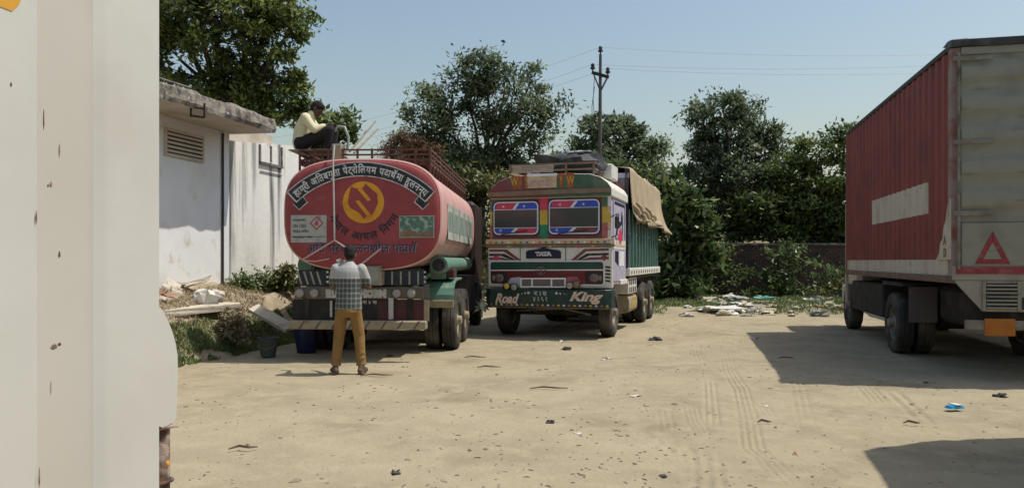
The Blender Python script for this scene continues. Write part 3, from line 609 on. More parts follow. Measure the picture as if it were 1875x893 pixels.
# cab ahead of the tank
bx(tk, 'cab', mat('tanker_cab', (.03, .014, .013), .6, .2), -1.15, 1.15, 5.75, 7.7, .95, 2.85, .08); bx(tk, 'cab_window', M_black, -.7, .7, 5.735, 5.75, 2.05, 2.6, .0)
bx(tk, 'side_locker', M_chassis, .8, 1.2, 3.7, 5.3, .45, 1.2, .02); bx(tk, 'side_locker', M_chassis, -1.2, -.8, 3.7, 5.3, .45, 1.2, .02)
# pale pipe down the rear plate with its forked foot
a = pt(612, 262); b_ = pt(616, 440); c_ = pt(556, 476); d_ = pt(635, 452); e_ = pt(606, 476)
rp = MB().tube([(a[0], -.02, 3.24), (a[0] + .01, -.13, 2.98), (b_[0], -.13, b_[1])], .013, 8).build('pale_pipe', M_plac, tk, smooth=40)
M_rod = mat('pale_rod', (.5, .38, .36), .5)
MB().tube([(b_[0], -.13, b_[1]), (c_[0], -.13, c_[1])], .012, 6).build('fork_arm', M_rod, rp); MB().tube([(b_[0], -.13, b_[1]), (d_[0], -.14, d_[1])], .014, 6).build('fork_arm', M_rod, rp)
MB().tube([(c_[0] + .0, -.132, c_[1]), ((c_[0] + e_[0]) / 2, -.134, c_[1] - .02), (e_[0], -.135, e_[1] + .02)], .009, 6).build('fork_arm', M_rod, rp)
a = pt(664, 484); b_ = pt(701, 455); MB().tube([(a[0], -.12, a[1]), (b_[0], -.12, b_[1])], .014, 6).build('side_rod', M_rod, tk)
bd = tag(MB().tube([(-.1, 0, 0), (-.1, 0, .02), (-.13, 0, .42)], [.14, .16, .19], 18).build('plastic_bin', M_blue, smooth=40), 'dark blue plastic bin under the left end of the tanker bumper', 'bin'); bd.location = (-3.28, 12.6, 0)
b = MB(); b.rings([[(rr * math.cos(2 * math.pi * i / 20), rr * math.sin(2 * math.pi * i / 20), z) for i in range(20)] for z, rr in ((0, .11), (.27, .15), (.3, .165), (.3, .145), (.03, .1))])
bk = thing('bucket', 'small grey bucket standing on the ground at the grass edge', 'bucket', gnd(491, 652)); b.build('pail', mat('bucket_grey', (.06, .07, .065), .6), bk, smooth=40)
MB().tube([(-.15, 0, .28), (-.12, -.08, .17), (0, -.14, .12), (.12, -.08, .17), (.15, 0, .28)], .006, 6).build('handle', M_steel, bk)
for k, (x0, z0, x1, z1) in enumerate(((640, 256, 688, 222), (648, 258, 692, 236))):
    a = at(x0, z0 + 22, 12.6); b_ = at(x1, z1, 13.2); p = MB().tube([a - a, b_ - a], [.018, .012], 6).build('bamboo_pole', M_wood); p.location = a
    tag(p, ('longer' if k == 0 else 'lower, shorter') + ' of two thin poles leaning up from the tanker roof rail', 'pole')

# ------------------------------------------------------------------ painted cargo truck seen from the front
M_pw = mat('painted_white', (.68, .66, .6), .55, .1, 4, c2=(.5, .46, .4), r2=(.5, .78), s2=4)
M_maroon = mat('visor_maroon', (.2, .05, .055), .55, .2, 4, c2=(.14, .08, .06), r2=(.5, .75), s2=4)
M_vgreen = mat('visor_green', (.07, .13, .08), .55, .2, 4, c2=(.16, .17, .1), r2=(.5, .75), s2=4)
M_brown = mat('dusty_brown', (.22, .15, .1), .7, .2, 5)
M_orange = mat('sign_orange', (.32, .1, .03), .6, .3, 9)
M_navy = mat('deep_navy', (.01, .012, .045), .35, .1); M_pred = mat('band_red', (.6, .05, .11), .4, .1); M_pblue = mat('band_blue', (.03, .08, .5), .4, .1)
M_glass = mat('dark_glass', (.02, .03, .036), .12, .1, spec=.6); M_sky = mat('frame_white', (.75, .75, .78), .5, .1)
M_teal = mat('bumper_green', (.012, .042, .038), .5, .25, 4, c2=(.05, .05, .04), r2=(.52, .78), s2=4); M_yel = mat('paint_yellow', (.55, .4, .05), .5, .15, 5); M_gr2 = mat('paint_green', (.02, .22, .1), .5, .15, 5); M_pk = mat('paint_rose', (.42, .12, .12), .5, .2, 5)
M_belt = mat('belt_cream', (.6, .46, .28), .6, .15, 5, c2=(.45, .28, .14), r2=(.5, .7), s2=5); M_lilac = mat('lilac_panel', (.42, .4, .5), .55, .12, 5, c2=(.3, .27, .33), r2=(.5, .75), s2=6)
M_grn = mat('grille_green', (.015, .06, .045), .4, .2); M_grr = mat('grille_red', (.2, .025, .035), .4, .2, 5, c2=(.09, .03, .03), r2=(.5, .75)); M_mesh = mat('grille_mesh', (.2, .17, .16), .6, .3, 40)
M_bed = mat('bed_green', (.01, .055, .045), .6, .25, 4, c2=(.03, .05, .04), r2=(.5, .8)); M_post = mat('stake_pale', (.2, .33, .28), .6, .2, 6)
THT = R(17.5)
tr = thing('painted_truck', 'brightly painted cargo truck facing the camera with twin framed windscreens', 'truck', (.75, 15.05, 0), -THT)
def q(px, py): return ((px - 1007) / 91.5, 1.5 - (py - 478) / 93.5)
def Q(name, m, pts, y, parent=None, t=.004): return decal(parent or tr, name, m, [q(*p) for p in pts], y, t)
def QB(name, m, a, c, y0, y1, bevel=.008, parent=None): x0, z1 = q(*a); x1, z0 = q(*c); return bx(parent or tr, name, m, x0, x1, y0, y1, z0, z1, bevel)
CB = MB(); CB.box(-1.2, 1.2, .0, 1.85, 1.02, 2.78); CB.build('cab_body', M_lilac, tr, bevel=.03, seg=2)
# roof: arched visor and crown
ar = [(-1.24, 2.74), (1.24, 2.74), (1.24, 2.9), (1.16, 3.02), (1.02, 3.12), (.82, 3.18), (.4, 3.2), (-.4, 3.2), (-.82, 3.17), (-1.02, 3.1), (-1.16, 3.0), (-1.24, 2.9)]
MB().prism(ar, -.1, 1.88).build('roof', M_pw, tr, bevel=.02)
Lh = [p for p in ar if p[0] < .1]; 
MB().prism([(-1.24, 2.745), (.0, 2.745), (.0, 3.19), (-.4, 3.19), (-.82, 3.16), (-1.02, 3.09), (-1.15, 2.99), (-1.23, 2.9)], -.112, -.1).build('visor_panel', M_maroon, tr)
MB().prism([(.0, 2.745), (1.23, 2.745), (1.23, 2.9), (1.15, 3.01), (1.02, 3.11), (.82, 3.17), (.4, 3.19), (.0, 3.19)], -.112, -.1).build('visor_panel', M_vgreen, tr)
Q('visor_lip', M_brown, [(892, 358), (1118, 355), (1118, 347), (1000, 348), (892, 350)], -.116, t=.03)
for a in ((937, 958, 321), (960, 972, 318), (1024, 1036, 318), (1038, 1054, 318)):
    Q('visor_letter_plate', M_orange, [(a[0] + 4, 345), (a[1] - 2, 345), (a[1], a[2]), (a[0], a[2])], -.114)
Q('visor_sign', M_belt, [(968, 344), (1022, 344), (1022, 318), (968, 318)], -.114, t=.02); Q('sign_top', M_sky, [(967, 323), (1022, 323), (1022, 318), (967, 318)], -.136)
x0, z0 = q(992, 336); lettering(tr, 'visor_lettering', mat('sign_pink', (.5, .36, .36), .6, .15, 9), 'शुभ यात्रा', x0, z0, -.134, width=.44, height=.13, offset=.01)
for px in (943, 966, 1030, 1047): x0, z0 = q(px, 331); lettering(tr, 'visor_lettering', M_yel, 'W' if px in (943, 1047) else '!', x0, z0, -.119, height=.15, size=.15)
# windscreen wall, painted strips
Q('screen_wall', M_maroon, [(895, 437), (1117, 437), (1117, 357), (895, 357)], -.004, t=.008)
def grad(px0, px1, cols, y0, y1, nm='painted_strip', y=-.013):
    n = len(cols)
    for i, m in enumerate(cols): Q(nm, m, [(px0, y0 + (y1 - y0) * (i + 1) / n), (px1, y0 + (y1 - y0) * (i + 1) / n), (px1, y0 + (y1 - y0) * i / n), (px0, y0 + (y1 - y0) * i / n)], y)
grad(893, 898, [M_vgreen, M_yel, M_pk], 360, 436); grad(988, 1003, [M_pred, M_yel, M_gr2], 358, 437); grad(1102, 1112, [M_gr2, M_vgreen, M_yel, M_yel, M_pk, M_pk], 352, 437); grad(1112, 1118, [M_sky, M_sky, M_belt, M_yel, M_belt, M_pw], 350, 437)
Q('painted_strip', M_gr2, [(1003, 362), (1103, 361), (1103, 356), (1003, 357)], -.013); Q('painted_strip', M_vgreen, [(898, 367), (988, 363), (988, 357), (898, 361)], -.013)
def window(ax, bx_, top, bot):
    (x0, z1), (x1, z0) = q(ax, top), q(bx_, bot); w_ = x1 - x0
    fr = decal(tr, 'window_frame', M_navy, rrect(x0, x1, z0, z1, .12), -.014, .012)
    decal(fr, 'frame_line', M_sky, rrect(x0 + .025, x1 - .025, z0 + .025, z1 - .025, .1), -.026); zi0, zi1, xi0, xi1 = z0 + .05, z1 - .05, x0 + .05, x1 - .05
    decal(fr, 'frame_fill', M_pblue, rrect(xi0, xi1, zi0, zi1, .08), -.030)
    zb = z1 - .19; zc = z0 + .165
    decal(fr, 'top_band', M_pred, [(xi0 + .03, zb), (xi0 + w_ * .36, zb), (xi0 + w_ * .46, zi1 - .004), (xi0 + .05, zi1 - .004)], -.034)
    decal(fr, 'slash', M_sky, [(xi0 + w_ * .37, zb), (xi0 + w_ * .43, zb), (xi0 + w_ * .53, zi1 - .004), (xi0 + w_ * .47, zi1 - .004)], -.034)
    decal(fr, 'bottom_band', M_pred if ax < 950 else M_maroon, [(xi0 + w_ * .42, zi0 + .004), (xi1 - .05, zi0 + .004), (xi1 - .03, zc), (xi0 + w_ * .52, zc)], -.034)
    decal(fr, 'slash', M_sky, [(xi0 + w_ * .33, zi0 + .004), (xi0 + w_ * .4, zi0 + .004), (xi0 + w_ * .52, zc), (xi0 + w_ * .45, zc)], -.034)
    for fx, zz in ((.24, (zb + zi1) / 2), (.68, (zb + zi1) / 2), (.18, (zi0 + zc) / 2)):
        cx, cz = x0 + w_ * fx, zz; decal(fr, 'star', M_letw, [(cx + (.034 if i % 2 == 0 else .015) * math.cos(R(90 + 36 * i)), cz + (.034 if i % 2 == 0 else .015) * math.sin(R(90 + 36 * i))) for i in range(10)], -.039, .003)
    decal(fr, 'glass_border', M_sky, rect(xi0 - .006, xi1 + .006, zc - .012, zb + .012), -.038)
    decal(fr, 'glass', M_glass, rect(xi0, xi1, zc, zb), -.042)
    b = MB(); b.bar((x0 + w_ * .2, -.06, z0 + .03), (x0 + w_ * .75, -.06, z0 + .1), .018, .018); b.build('wiper', M_black, fr)
window(898, 988, 365, 431); window(1003, 1100, 363.5, 431)
# belt ledge
QB('belt_ledge', M_belt, (886, 446), (1124, 437), -.07, .02); QB('belt_ledge', M_brown, (886, 452), (1124, 447), -.05, .02)
# nose
nose = QB('nose_panel', M_pw, (889, 527), (1121, 452), -.03, .05, .02)
def stripe(pts, m): Q('nose_stripe', m, pts, -.031, nose)
for k, (m, o) in enumerate(((M_maroon, 0), (M_ink, 9), (M_maroon, 17))):
    stripe([(892, 456 + o * .9 + 4), (920 - o * .5, 456 + o * .9 + 4), (945 - o, 476), (953 - o, 476), (926 - o * .5, 456 + o * .9), (892, 456 + o * .9)], m)
    stripe([(1046 + o, 476), (1054 + o, 476), (1074 + o * .5, 460 + o * .9), (1114, 459 + o * .9), (1114, 455 + o * .9), (1070 + o * .5, 456 + o * .9)], m)
for px in (951, 1036): Q('panel_gap', M_ink, [(px, 477), (px + 1.2, 477), (px + 1.2, 453), (px, 453)], -.0315, nose)
npl = Q('name_plate', M_navy, [(963, 473), (1028, 473), (1028, 461), (1024, 458), (1009, 456), (996, 452), (983, 456), (966, 458), (963, 461)], -.032, nose, .015)
x0, z0 = q(996, 464.5); lettering(npl, 'plate_lettering', M_letw, 'TATA', x0, z0, -.048, width=.34, height=.085, offset=.01)
for k in range(9): Q('nose_diamond', (M_pred, M_yel, M_gr2)[k % 3], [(900 + k * 26, 451), (904 + k * 26, 449), (908 + k * 26, 451), (904 + k * 26, 453)], -.052, None, .004)
for k in range(20): Q('belt_dot', (M_pred, M_gr2, M_pblue, M_sky)[k % 4], [(892 + k * 11.8, 443.5), (895 + k * 11.8, 441), (898 + k * 11.8, 443.5), (895 + k * 11.8, 445.5)], -.071, None, .004)
for px in (898, 1098): Q('nose_petal', M_pred if px < 1000 else M_maroon, [(px, 472), (px + 8, 466), (px + 16, 472), (px + 8, 477)], -.0325, nose)
# grille field
x0, z1 = q(893, 477); x1, z0 = q(1107, 522)
gf = decal(nose, 'grille_border', M_sky, rrect(x0, x1, z0, z1, .06), -.032, .02); decal(nose, 'grille_field', M_grr, rrect(x0 + .025, x1 - .025, z0 + .025, z1 - .025, .05), -.052)
Q('grille_band', M_grn, [(897, 493), (1103, 493), (1103, 480), (897, 480)], -.056, nose, .02); Q('grille_line', M_sky, [(895, 496), (1105, 494.5), (1105, 492.5), (895, 494)], -.062, nose, .02)
for k in range(4): Q('grille_slat', M_grr, [(930, 500.4 + k * 3), (1072, 500.4 + k * 3), (1072, 499 + k * 3), (930, 499 + k * 3)], -.056, nose, .018)
x0, z0 = q(992, 495); b = MB(); b.tube([(x0 + .1 * math.cos(t), -.09, z0 + .075 * math.sin(t)) for t in [2 * math.pi * i / 20 for i in range(21)]], .008, 6); b.bar((x0, -.09, z0 - .07), (x0, -.09, z0 + .03), .025, .012, (0, 1, 0)); b.tube([(x0 - .07, -.09, z0 + .02), (x0, -.09, z0 + .045), (x0 + .07, -.09, z0 + .02)], .01, 6); b.build('emblem', M_steel, nose)
for a, c in (((897, 499), (928, 520)), ((1073, 497), (1104, 519))):
    h = QB('headlight', M_black, a, c, -.07, -.04, .01, nose); x0, z1 = q(*a); x1, z0 = q(*c); MB().ball(((x0 + x1) / 2, -.07, (z0 + z1) / 2), (.1, .025, .085), 16, 8).build('lens', mat('head_lens', (.16, .1, .1), .15, .3, 12, spec=.6), h, smooth=60)
    MB().ball((x1 - .05 if a[0] > 1000 else x0 + .05, -.07, (z0 + z1) / 2), (.035, .02, .06), 10, 6).build('indicator', M_brown, h, smooth=60)
cg = Q('lower_grille', M_sky, [(953, 527), (1038, 526), (1038, 508), (953, 509)], -.052, nose, .03)
for a in ((956, 974), (977, 1010), (1013, 1035)):
    w_ = Q('grille_mesh', M_mesh, [(a[0], 524), (a[1], 523.5), (a[1], 511), (a[0], 511.5)], -.082, cg)
    for k in range(4): Q('mesh_bar', M_black, [(a[0] + .5, 513.6 + k * 3), (a[1] - .5, 513.2 + k * 3), (a[1] - .5, 512.4 + k * 3), (a[0] + .5, 512.8 + k * 3)], -.086, cg, .002)
for pp in ([(927, 520), (953, 520), (953, 507), (935, 509)], [(1040, 519), (1066, 517), (1058, 506), (1040, 507)]): Q('grille_cheek', M_pk if pp[0][0] > 1000 else M_lilac, pp, -.06, nose, .02)
for px, py, r_, m in ((929, 524, .07, M_yel), (943, 526, .075, M_lamp), (1046, 522, .075, M_lamp), (1058, 520, .08, M_brown)):
    x0, z0 = q(px, py); f = MB().cyl((x0, -.16, z0), (x0, -.06, z0), r_, r_ * .8, 18).build('fog_lamp', M_black, nose, smooth=40); MB().ball((x0, -.16, z0), (r_ * .85, .025, r_ * .85), 14, 6).build('lens', m, f, smooth=60)
for k in range(5): Q('cheek_slot', M_ink, [(1108, 490 + k * 6.2), (1117, 488 + k * 6.2 + 3), (1117, 484.5 + k * 6.2 + 3), (1108, 486.5 + k * 6.2)], -.031, nose)
# bumper with lettering
bm2 = MB(); x0, z1 = q(884, 529); x1, z0 = q(1122, 561)
outl = [(x0, .12), (x0 + .03, -.06), (x0 + .14, -.14), (x1 - .14, -.14), (x1 - .03, -.06), (x1, .12)]
bm2.zprism(outl + [(x1 - .04, .14), (x0 + .04, .14)], z0, z1); bp2 = bm2.build('bumper', M_teal, tr, bevel=.012)
MB().zprism([(p[0] * 1.004, p[1] - .006) for p in outl] + [(x1 - .04, .15), (x0 + .04, .15)], z0 - .035, z0 - .002).build('bumper_lip', M_tail, bp2)
M_cpk = mat('bumper_lettering', (.66, .5, .4), .6, .2, 12)
a = q(930, 547); lettering(bp2, 'bumper_lettering', M_cpk, 'Road', a[0], a[1], -.141, width=.5, height=.2, shear=.35, offset=.004)
a = q(1076, 544); lettering(bp2, 'bumper_lettering', M_cpk, 'King', a[0], a[1], -.141, width=.66, height=.24, shear=.35, offset=.004)
a = q(992, 541); lettering(bp2, 'plate_lettering', M_letw, 'ना ३ ख', a[0], a[1] + .04, -.141, width=.26, height=.09); lettering(bp2, 'plate_lettering', M_letw, '४ २ ६ १', a[0], a[1] - .07, -.141, width=.28, height=.09)
for k in range(24): a = q(890 + k * 9.7, 558.5); decal(bp2, 'bumper_scallop', (M_letw, M_pk, M_yel)[k % 3], [(a[0] - .035, a[1] - .012), (a[0] + .035, a[1] - .012), (a[0], a[1] + .03)], -.14, .003)
for px, py, r_ in ((958, 538, .012), (964, 537, .018), (970, 536, .026), (1022, 536, .026), (1029, 537, .018), (1036, 537, .012), (1040, 538, .008)):
    a = q(px, py); decal(bp2, 'bumper_dot', M_letw, disc(a[0], a[1], r_, 10), -.14, .003)
# cab side (right)
sp = bx(tr, 'door', M_lilac, 1.2, 1.215, .25, 1.7, 1.1, 2.7, .01)
def S(name, m, pts, x=1.215, parent=sp): return MB().xprism(pts, x, x + .004).build(name, m, parent)
S('door_border', M_navy, [(1.55, 1.95), (1.6, 1.95), (1.6, 2.68), (1.55, 2.68)]); S('door_border', M_navy, [(.35, 2.62), (1.55, 2.62), (1.55, 2.68), (.35, 2.68)])
S('door_motif', M_navy, [(.5, 2.05), (.6, 2.0), (.9, 2.3), (.85, 2.5), (.7, 2.35)]); S('door_motif', M_navy, [(.75, 2.15), (1.2, 2.25), (1.25, 2.5), (1.15, 2.5), (1.1, 2.32), (.8, 2.28)]); S('door_motif', M_pred, [(.7, 1.98), (1.0, 2.2), (1.3, 2.0), (1.0, 1.82)], 1.218); S('door_motif', M_ink, [(.4, 2.0), (.55, 1.85), (1.0, 1.78), (1.3, 1.95), (1.35, 2.45), (1.25, 2.45), (1.2, 2.0), (.9, 1.88), (.6, 1.95)])
S('door_stripe', M_pw, [(.25, 1.74), (1.7, 1.74), (1.7, 1.92), (.25, 1.92)]); S('door_stripe', M_belt, [(.25, 1.8), (1.7, 1.8), (1.7, 1.84), (.25, 1.84)], 1.22); S('door_panel', M_sky, [(.9, 1.4), (1.5, 1.4), (1.5, 1.7), (.9, 1.7)]); S('door_panel', M_navy, [(.4, 1.5), (.8, 1.4), (.8, 1.7), (.4, 1.7)])
bx(tr, 'cab_step', M_pw, 1.0, 1.24, .95, 1.85, 1.02, 1.12, .01)
mr = MB().tube([(1.2, .05, 2.35), (1.34, -.1, 2.4), (1.34, -.1, 2.0), (1.2, .05, 1.95)], .014, 6).build('mirror_arm', M_black, tr); bx(mr, 'mirror', M_black, 1.3, 1.37, -.14, -.1, 2.12, 2.36, .02)
mr = MB().tube([(-1.2, .05, 2.35), (-1.34, -.1, 2.4), (-1.34, -.1, 2.0), (-1.2, .05, 1.95)], .014, 6).build('mirror_arm', M_black, tr); bx(mr, 'mirror', M_black, -1.37, -1.3, -.14, -.1, 2.12, 2.36, .02)
# running gear
for x in (-.42, .42): bx(tr, 'chassis_rail', M_chassis, x - .05, x + .05, .1, 7.3, .8, 1.08)
wheel(tr, 1.05, .62, .5, .27, 1, M_steel); wheel(tr, -1.05, .62, .5, .27, -1, M_steel)
MB().cyl((-1, .62, .48), (1, .62, .48), .08).build('front_axle', M_chassis, tr); MB().tube([(-.8, .35, .5), (.2, .3, .56), (.75, .33, .44)], .025, 8).build('tie_rod', M_steel, tr); bx(tr, 'sump', M_chassis, -.25, .3, .5, 1.6, .45, 1.0, .04); bx(tr, 'cross_member', M_chassis, -.9, .9, .2, .3, .72, .9, .02)
for y in (4.55, 5.85):
    for s in (-1, 1): wheel(tr, s * 1.13, y, .5, .26, s, M_cream); wheel(tr, s * .84, y, .5, .26, s, M_steel)
    MB().cyl((-1, y, .5), (1, y, .5), .1).build('rear_axle', M_chassis, tr)
# load bed
bed0, bed1 = 2.0, 7.45
bx(tr, 'bed_floor', M_chassis, -1.22, 1.22, bed0, bed1, 1.1, 1.34, .01)
hb = bx(tr, 'headboard', mat('headboard_violet', (.2, .18, .24), .7, .3, 3, c2=(.09, .08, .12), r2=(.45, .65), s2=5), -1.24, 1.24, bed0 - .05, bed0, 1.34, 3.42, .01)
for x, m in ((-1.2, M_ink), (1.2, M_ink), (.85, M_lilac), (-.85, M_lilac)): bx(hb, 'headboard_post', m, x - .04, x + .04, bed0 - .09, bed0 - .05, 1.34, 3.5, .005)
bx(hb, 'headboard_rail', M_lilac, -1.25, 1.25, bed0 - .09, bed0 - .052, 3.3, 3.4, .005)
for k in range(6): decal(hb, 'headboard_motif', (M_lilac, M_pw, M_pk)[k % 3], dm(-1.0 + k * .4, 3.1, .13), bed0 - .05)
bx(tr, 'load', M_chassis, -1.12, 1.12, bed0 + .1, bed1 - .1, 1.36, 3.3, .05)
nP = 11
for s in (-1, 1):
    for i in range(nP):
        y0 = bed0 + (bed1 - bed0) * i / nP; y1 = bed0 + (bed1 - bed0) * (i + 1) / nP
        bx(tr, 'side_board', M_bed, s * 1.2, s * 1.235, y0 + .012, y1 - .012, 1.36, 2.6, .005)
        bx(tr, 'stake', M_post, s * 1.235, s * 1.265, y0 - .014, y0 + .014, 1.36, 2.62, .004)
        if i % 2 == 0: bx(tr, 'stake_tie', M_post, s * 1.236, s * 1.26, y0 + .014, y0 + .15, 2.08, 2.12, .004)
    sb = bx(tr, 'side_beam', M_pw, s * 1.15, s * 1.28, bed0 - .1, bed1 + .05, 1.18, 1.35, .012)
    for i in range(14): bx(sb, 'beam_slot', M_ink, s * 1.281, s * 1.286, bed0 + .1 + i * .37, bed0 + .2 + i * .37, 1.22, 1.29, 0)
    lk = bx(tr, 'locker', M_pw, s * .75, s * 1.22, 2.1, 3.3, .78, 1.15, .015)
    for i in range(4):
        for j in range(2): bx(lk, 'locker_slot', M_ink, s * 1.221, s * 1.226, 2.2 + i * .27, 2.34 + i * .27, .81 + j * .17, .93 + j * .17, 0)
    ft = MB().rings([[(s * .98 + .24 * math.copysign(abs(math.cos(t)) ** .5, math.cos(t)), y, .55 + .2 * math.copysign(abs(math.sin(t)) ** .5, math.sin(t))) for t in [2 * math.pi * i / 20 for i in range(20)]] for y in (2.2, 3.4)]).build('fuel_tank', M_cream, tr, smooth=40, bevel=.01)
    for i in range(3): MB().xprism([(2.6 + i * .2, .45), (2.67 + i * .2, .45), (2.85 + i * .2, .7), (2.78 + i * .2, .7)], s * 1.222, s * 1.227).build('tank_stripe', M_yel, ft)
bx(tr, 'tail_board', M_bed, -1.22, 1.22, bed1, bed1 + .04, 1.36, 2.6, .01); bx(tr, 'underride_bar', M_redlow, -1.1, 1.1, bed1 - .1, bed1, .6, .72, .01)
# roof rack
rk = MB()
for x in (-.85, -.3, .3, .85): rk.bar((x, .1, 3.18), (x, .1, 3.42), .03, .03, (0, 1, 0)); rk.bar((x, 1.7, 3.18), (x, 1.7, 3.42), .03, .03, (0, 1, 0)); rk.bar((x, .1, 3.26), (x, 1.7, 3.26), .03, .03)
for z in (3.3, 3.42): rk.bar((-.87, .1, z), (.87, .1, z), .03, .035); rk.bar((-.87, 1.7, z), (.87, 1.7, z), .03, .035); rk.bar((-.87, .1, z), (-.87, 1.7, z), .03, .035); rk.bar((.87, .1, z), (.87, 1.7, z), .03, .035)
rk.build('roof_rack', M_brown, tr); bx(tr, 'rack_board', M_wood, -.8, .05, .06, .085, 3.26, 3.4, .005); bx(tr, 'wind_deflector', M_pw, .72, 1.05, 1.0, 1.72, 3.2, 3.5, .02)

def lump(name, m, size, seed, label, cat, loc, rz=0, amp=.25, nu=18, nv=12, flat=1., group=None, sm=50):
    r_ = np.random.default_rng(seed); b = MB(); rs = []; off = r_.uniform(0, 50)
    for i in range(nv):
        ph = math.pi * (i + .3) / (nv - .4)
        rs.append([])
        for j in range(nu):
            th = 2 * math.pi * j / nu; d = Vector((math.sin(ph) * math.cos(th), math.sin(ph) * math.sin(th), -math.cos(ph)))
            k = 1 + amp * float(fbm(d.x * 2.1 + off, d.y * 2.1 + d.z * 1.7 + off, seed)) * 1.6
            sq = max(abs(d.x), abs(d.y), abs(d.z)) ** -.45
            rs[-1].append((d.x * size[0] * k * sq, d.y * size[1] * k * sq, max(-size[2] * .55, d.z * size[2] * k * sq) + size[2] * .55))
    b.rings(rs); o = b.build(name, m, smooth=sm); o.location = loc; o.rotation_euler = (0, 0, rz); return tag(o, label, cat, group)
M_btarp = mat('black_tarp', (.03, .032, .036), .5, .3, 5, c2=(.1, .1, .1), r2=(.5, .75), s2=4, bump=.6, bs=9)
def trl(x, y, z): return tr.matrix_basis @ Vector((x, y, z))
tr.matrix_basis = Matrix.Translation(tr.location) @ Matrix.Rotation(-THT, 4, 'Z')
lump('tarpaulin_bundle', M_btarp, (.64, .5, .25), 5, 'black tarpaulin bundle heaped on the roof rack of the painted truck', 'bundle', trl(.18, .7, 3.28), -.3, .35)
lump('folded_sheet', mat('grey_sheet', (.3, .33, .33), .6, .2, 5, bump=.5, bs=9), (.3, .35, .05), 9, 'flat pale grey sheet lying on top of the black tarpaulin bundle', 'sheet', trl(.4, .75, 3.66), -.2, .3)

# canvas tarpaulin over the load
M_tarp = mat('tan_canvas', (.4, .32, .21), .9, .14, 2, c2=(.31, .24, .155), r2=(.5, .75), s2=1.5, bump=.35, bs=16, stretch=(1, 1, .5), c3=(.46, .37, .25), r3=(.55, .75), s3=3)
ys = np.concatenate([np.linspace(bed0 - .06, bed1 + .1, 60), np.linspace(bed1 + .2, bed1 + .35, 3)]); cs = np.linspace(-1, 1, 71)
V = []
for yi, y in enumerate(ys):
    e = (y - bed0) / (bed1 - bed0)
    for c in cs:
        a = abs(c); s = 1 if c > 0 else -1
        n1 = float(fbm(y * 2.2, c * 4, 101)); n2 = float(fbm(y * 6, c * 2, 107))
        back = max(0., (y - bed1) / .35)
        if a < .5:   # top
            x = s * (a / .5) * 1.27; z = 3.58 + .03 * n1 - .05 * (a / .5) ** 4 + .02 * math.sin(y * 2.9) - back * .5
        else:
            k = (a - .5) / .5; low = 2.38 + .12 * float(fbm(y * 2.6, s * 3, 113)) + .1 * max(0, e - .8) - (.1 if e > .85 else 0)
            z = 3.53 - k * (3.53 - low) - back * .35 * (1 - k)
            flare = .06 + .22 * k * k * max(0., (e - .55) / .45) + .05 * math.sin(y * 6 + 1.3 * s) * k + .1 * n2 * k + .035 * float(fbm(y * 4.5, k * .6, 131)) * (1 - .4 * k)
            x = s * (1.27 + flare * k + (.05 + .16 * max(0, n2 + .1)) * max(0, (k - .82) / .18) * (1. if e < .75 else .2))
        V.append((x, y + back * .1 * n1, z))
nc = len(cs); Fc = [(i * nc + j, i * nc + j + 1, (i + 1) * nc + j + 1, (i + 1) * nc + j) for i in range(len(ys) - 1) for j in range(nc - 1)]
tpn = MB().add(V, Fc).build('tarpaulin', M_tarp, smooth=60); sol = tpn.modifiers.new('thick', 'SOLIDIFY'); sol.thickness = .012
tpn.location = tr.location; tpn.rotation_euler = (0, 0, -THT); tag(tpn, 'tan canvas tarpaulin draped over the load bed of the painted truck', 'tarpaulin')
# knotted bunches of the hem are folds of the canvas
for k in range(7):
    b = MB(); off = k * 3.3
    y = bed0 + .22 + k * .52; zc = 2.5 + .1 * math.sin(k * 2.1)
    for j in range(3):
        p0 = Vector((1.36, y + (j - 1) * .16, zc + .1)); b.tube([p0 + Vector((-.03, -.06, .12)), p0 + Vector((.05, 0, .02 - .04 * j)), p0 + Vector((.02, .1, -.1)), p0 + Vector((-.04, .18, .02))], [.03, .06, .05, .02], 7)
    b.build('hem_knot', M_tarp, tpn, smooth=60)
gl = thing('plastic_bundle', 'pale green and white plastic bundle hanging beside the truck bumper', 'bundle', trl(-1.42, -.02, .0))
b = MB(); rr = random.Random(4)
for k in range(26):
    a = rr.uniform(0, 6.28); el = rr.uniform(-.9, .6); d = Vector((math.cos(a) * math.cos(el), math.sin(a) * math.cos(el) * .6, math.sin(el))); p = Vector((0, 0, .62)); s_ = d.cross(Vector((rr.uniform(-1, 1), rr.uniform(-1, 1), 1))).normalized() * rr.uniform(.02, .05)
    b.add([p, p + d * .13 + s_, p + d * rr.uniform(.18, .26), p + d * .13 - s_], [(0, 1, 2, 3)])
b.build('streamers', mat('pale_plastic', (.5, .54, .42), .5, .25, 12, c2=(.2, .26, .12), r2=(.5, .62), s2=14), gl, recalc=False)
MB().tube([(0, 0, .62), (.01, 0, .8), (.08, .02, 1.0)], .012, 6).build('tie', M_plac, gl); lump_ = MB().ball((0, 0, .6), (.07, .06, .08), 8, 6).build('knot', MATS['pale_plastic'], gl, smooth=60)
bx(gl, 'cord_tail', M_plac, -.02, .02, -.02, .02, .36, .5, .01)

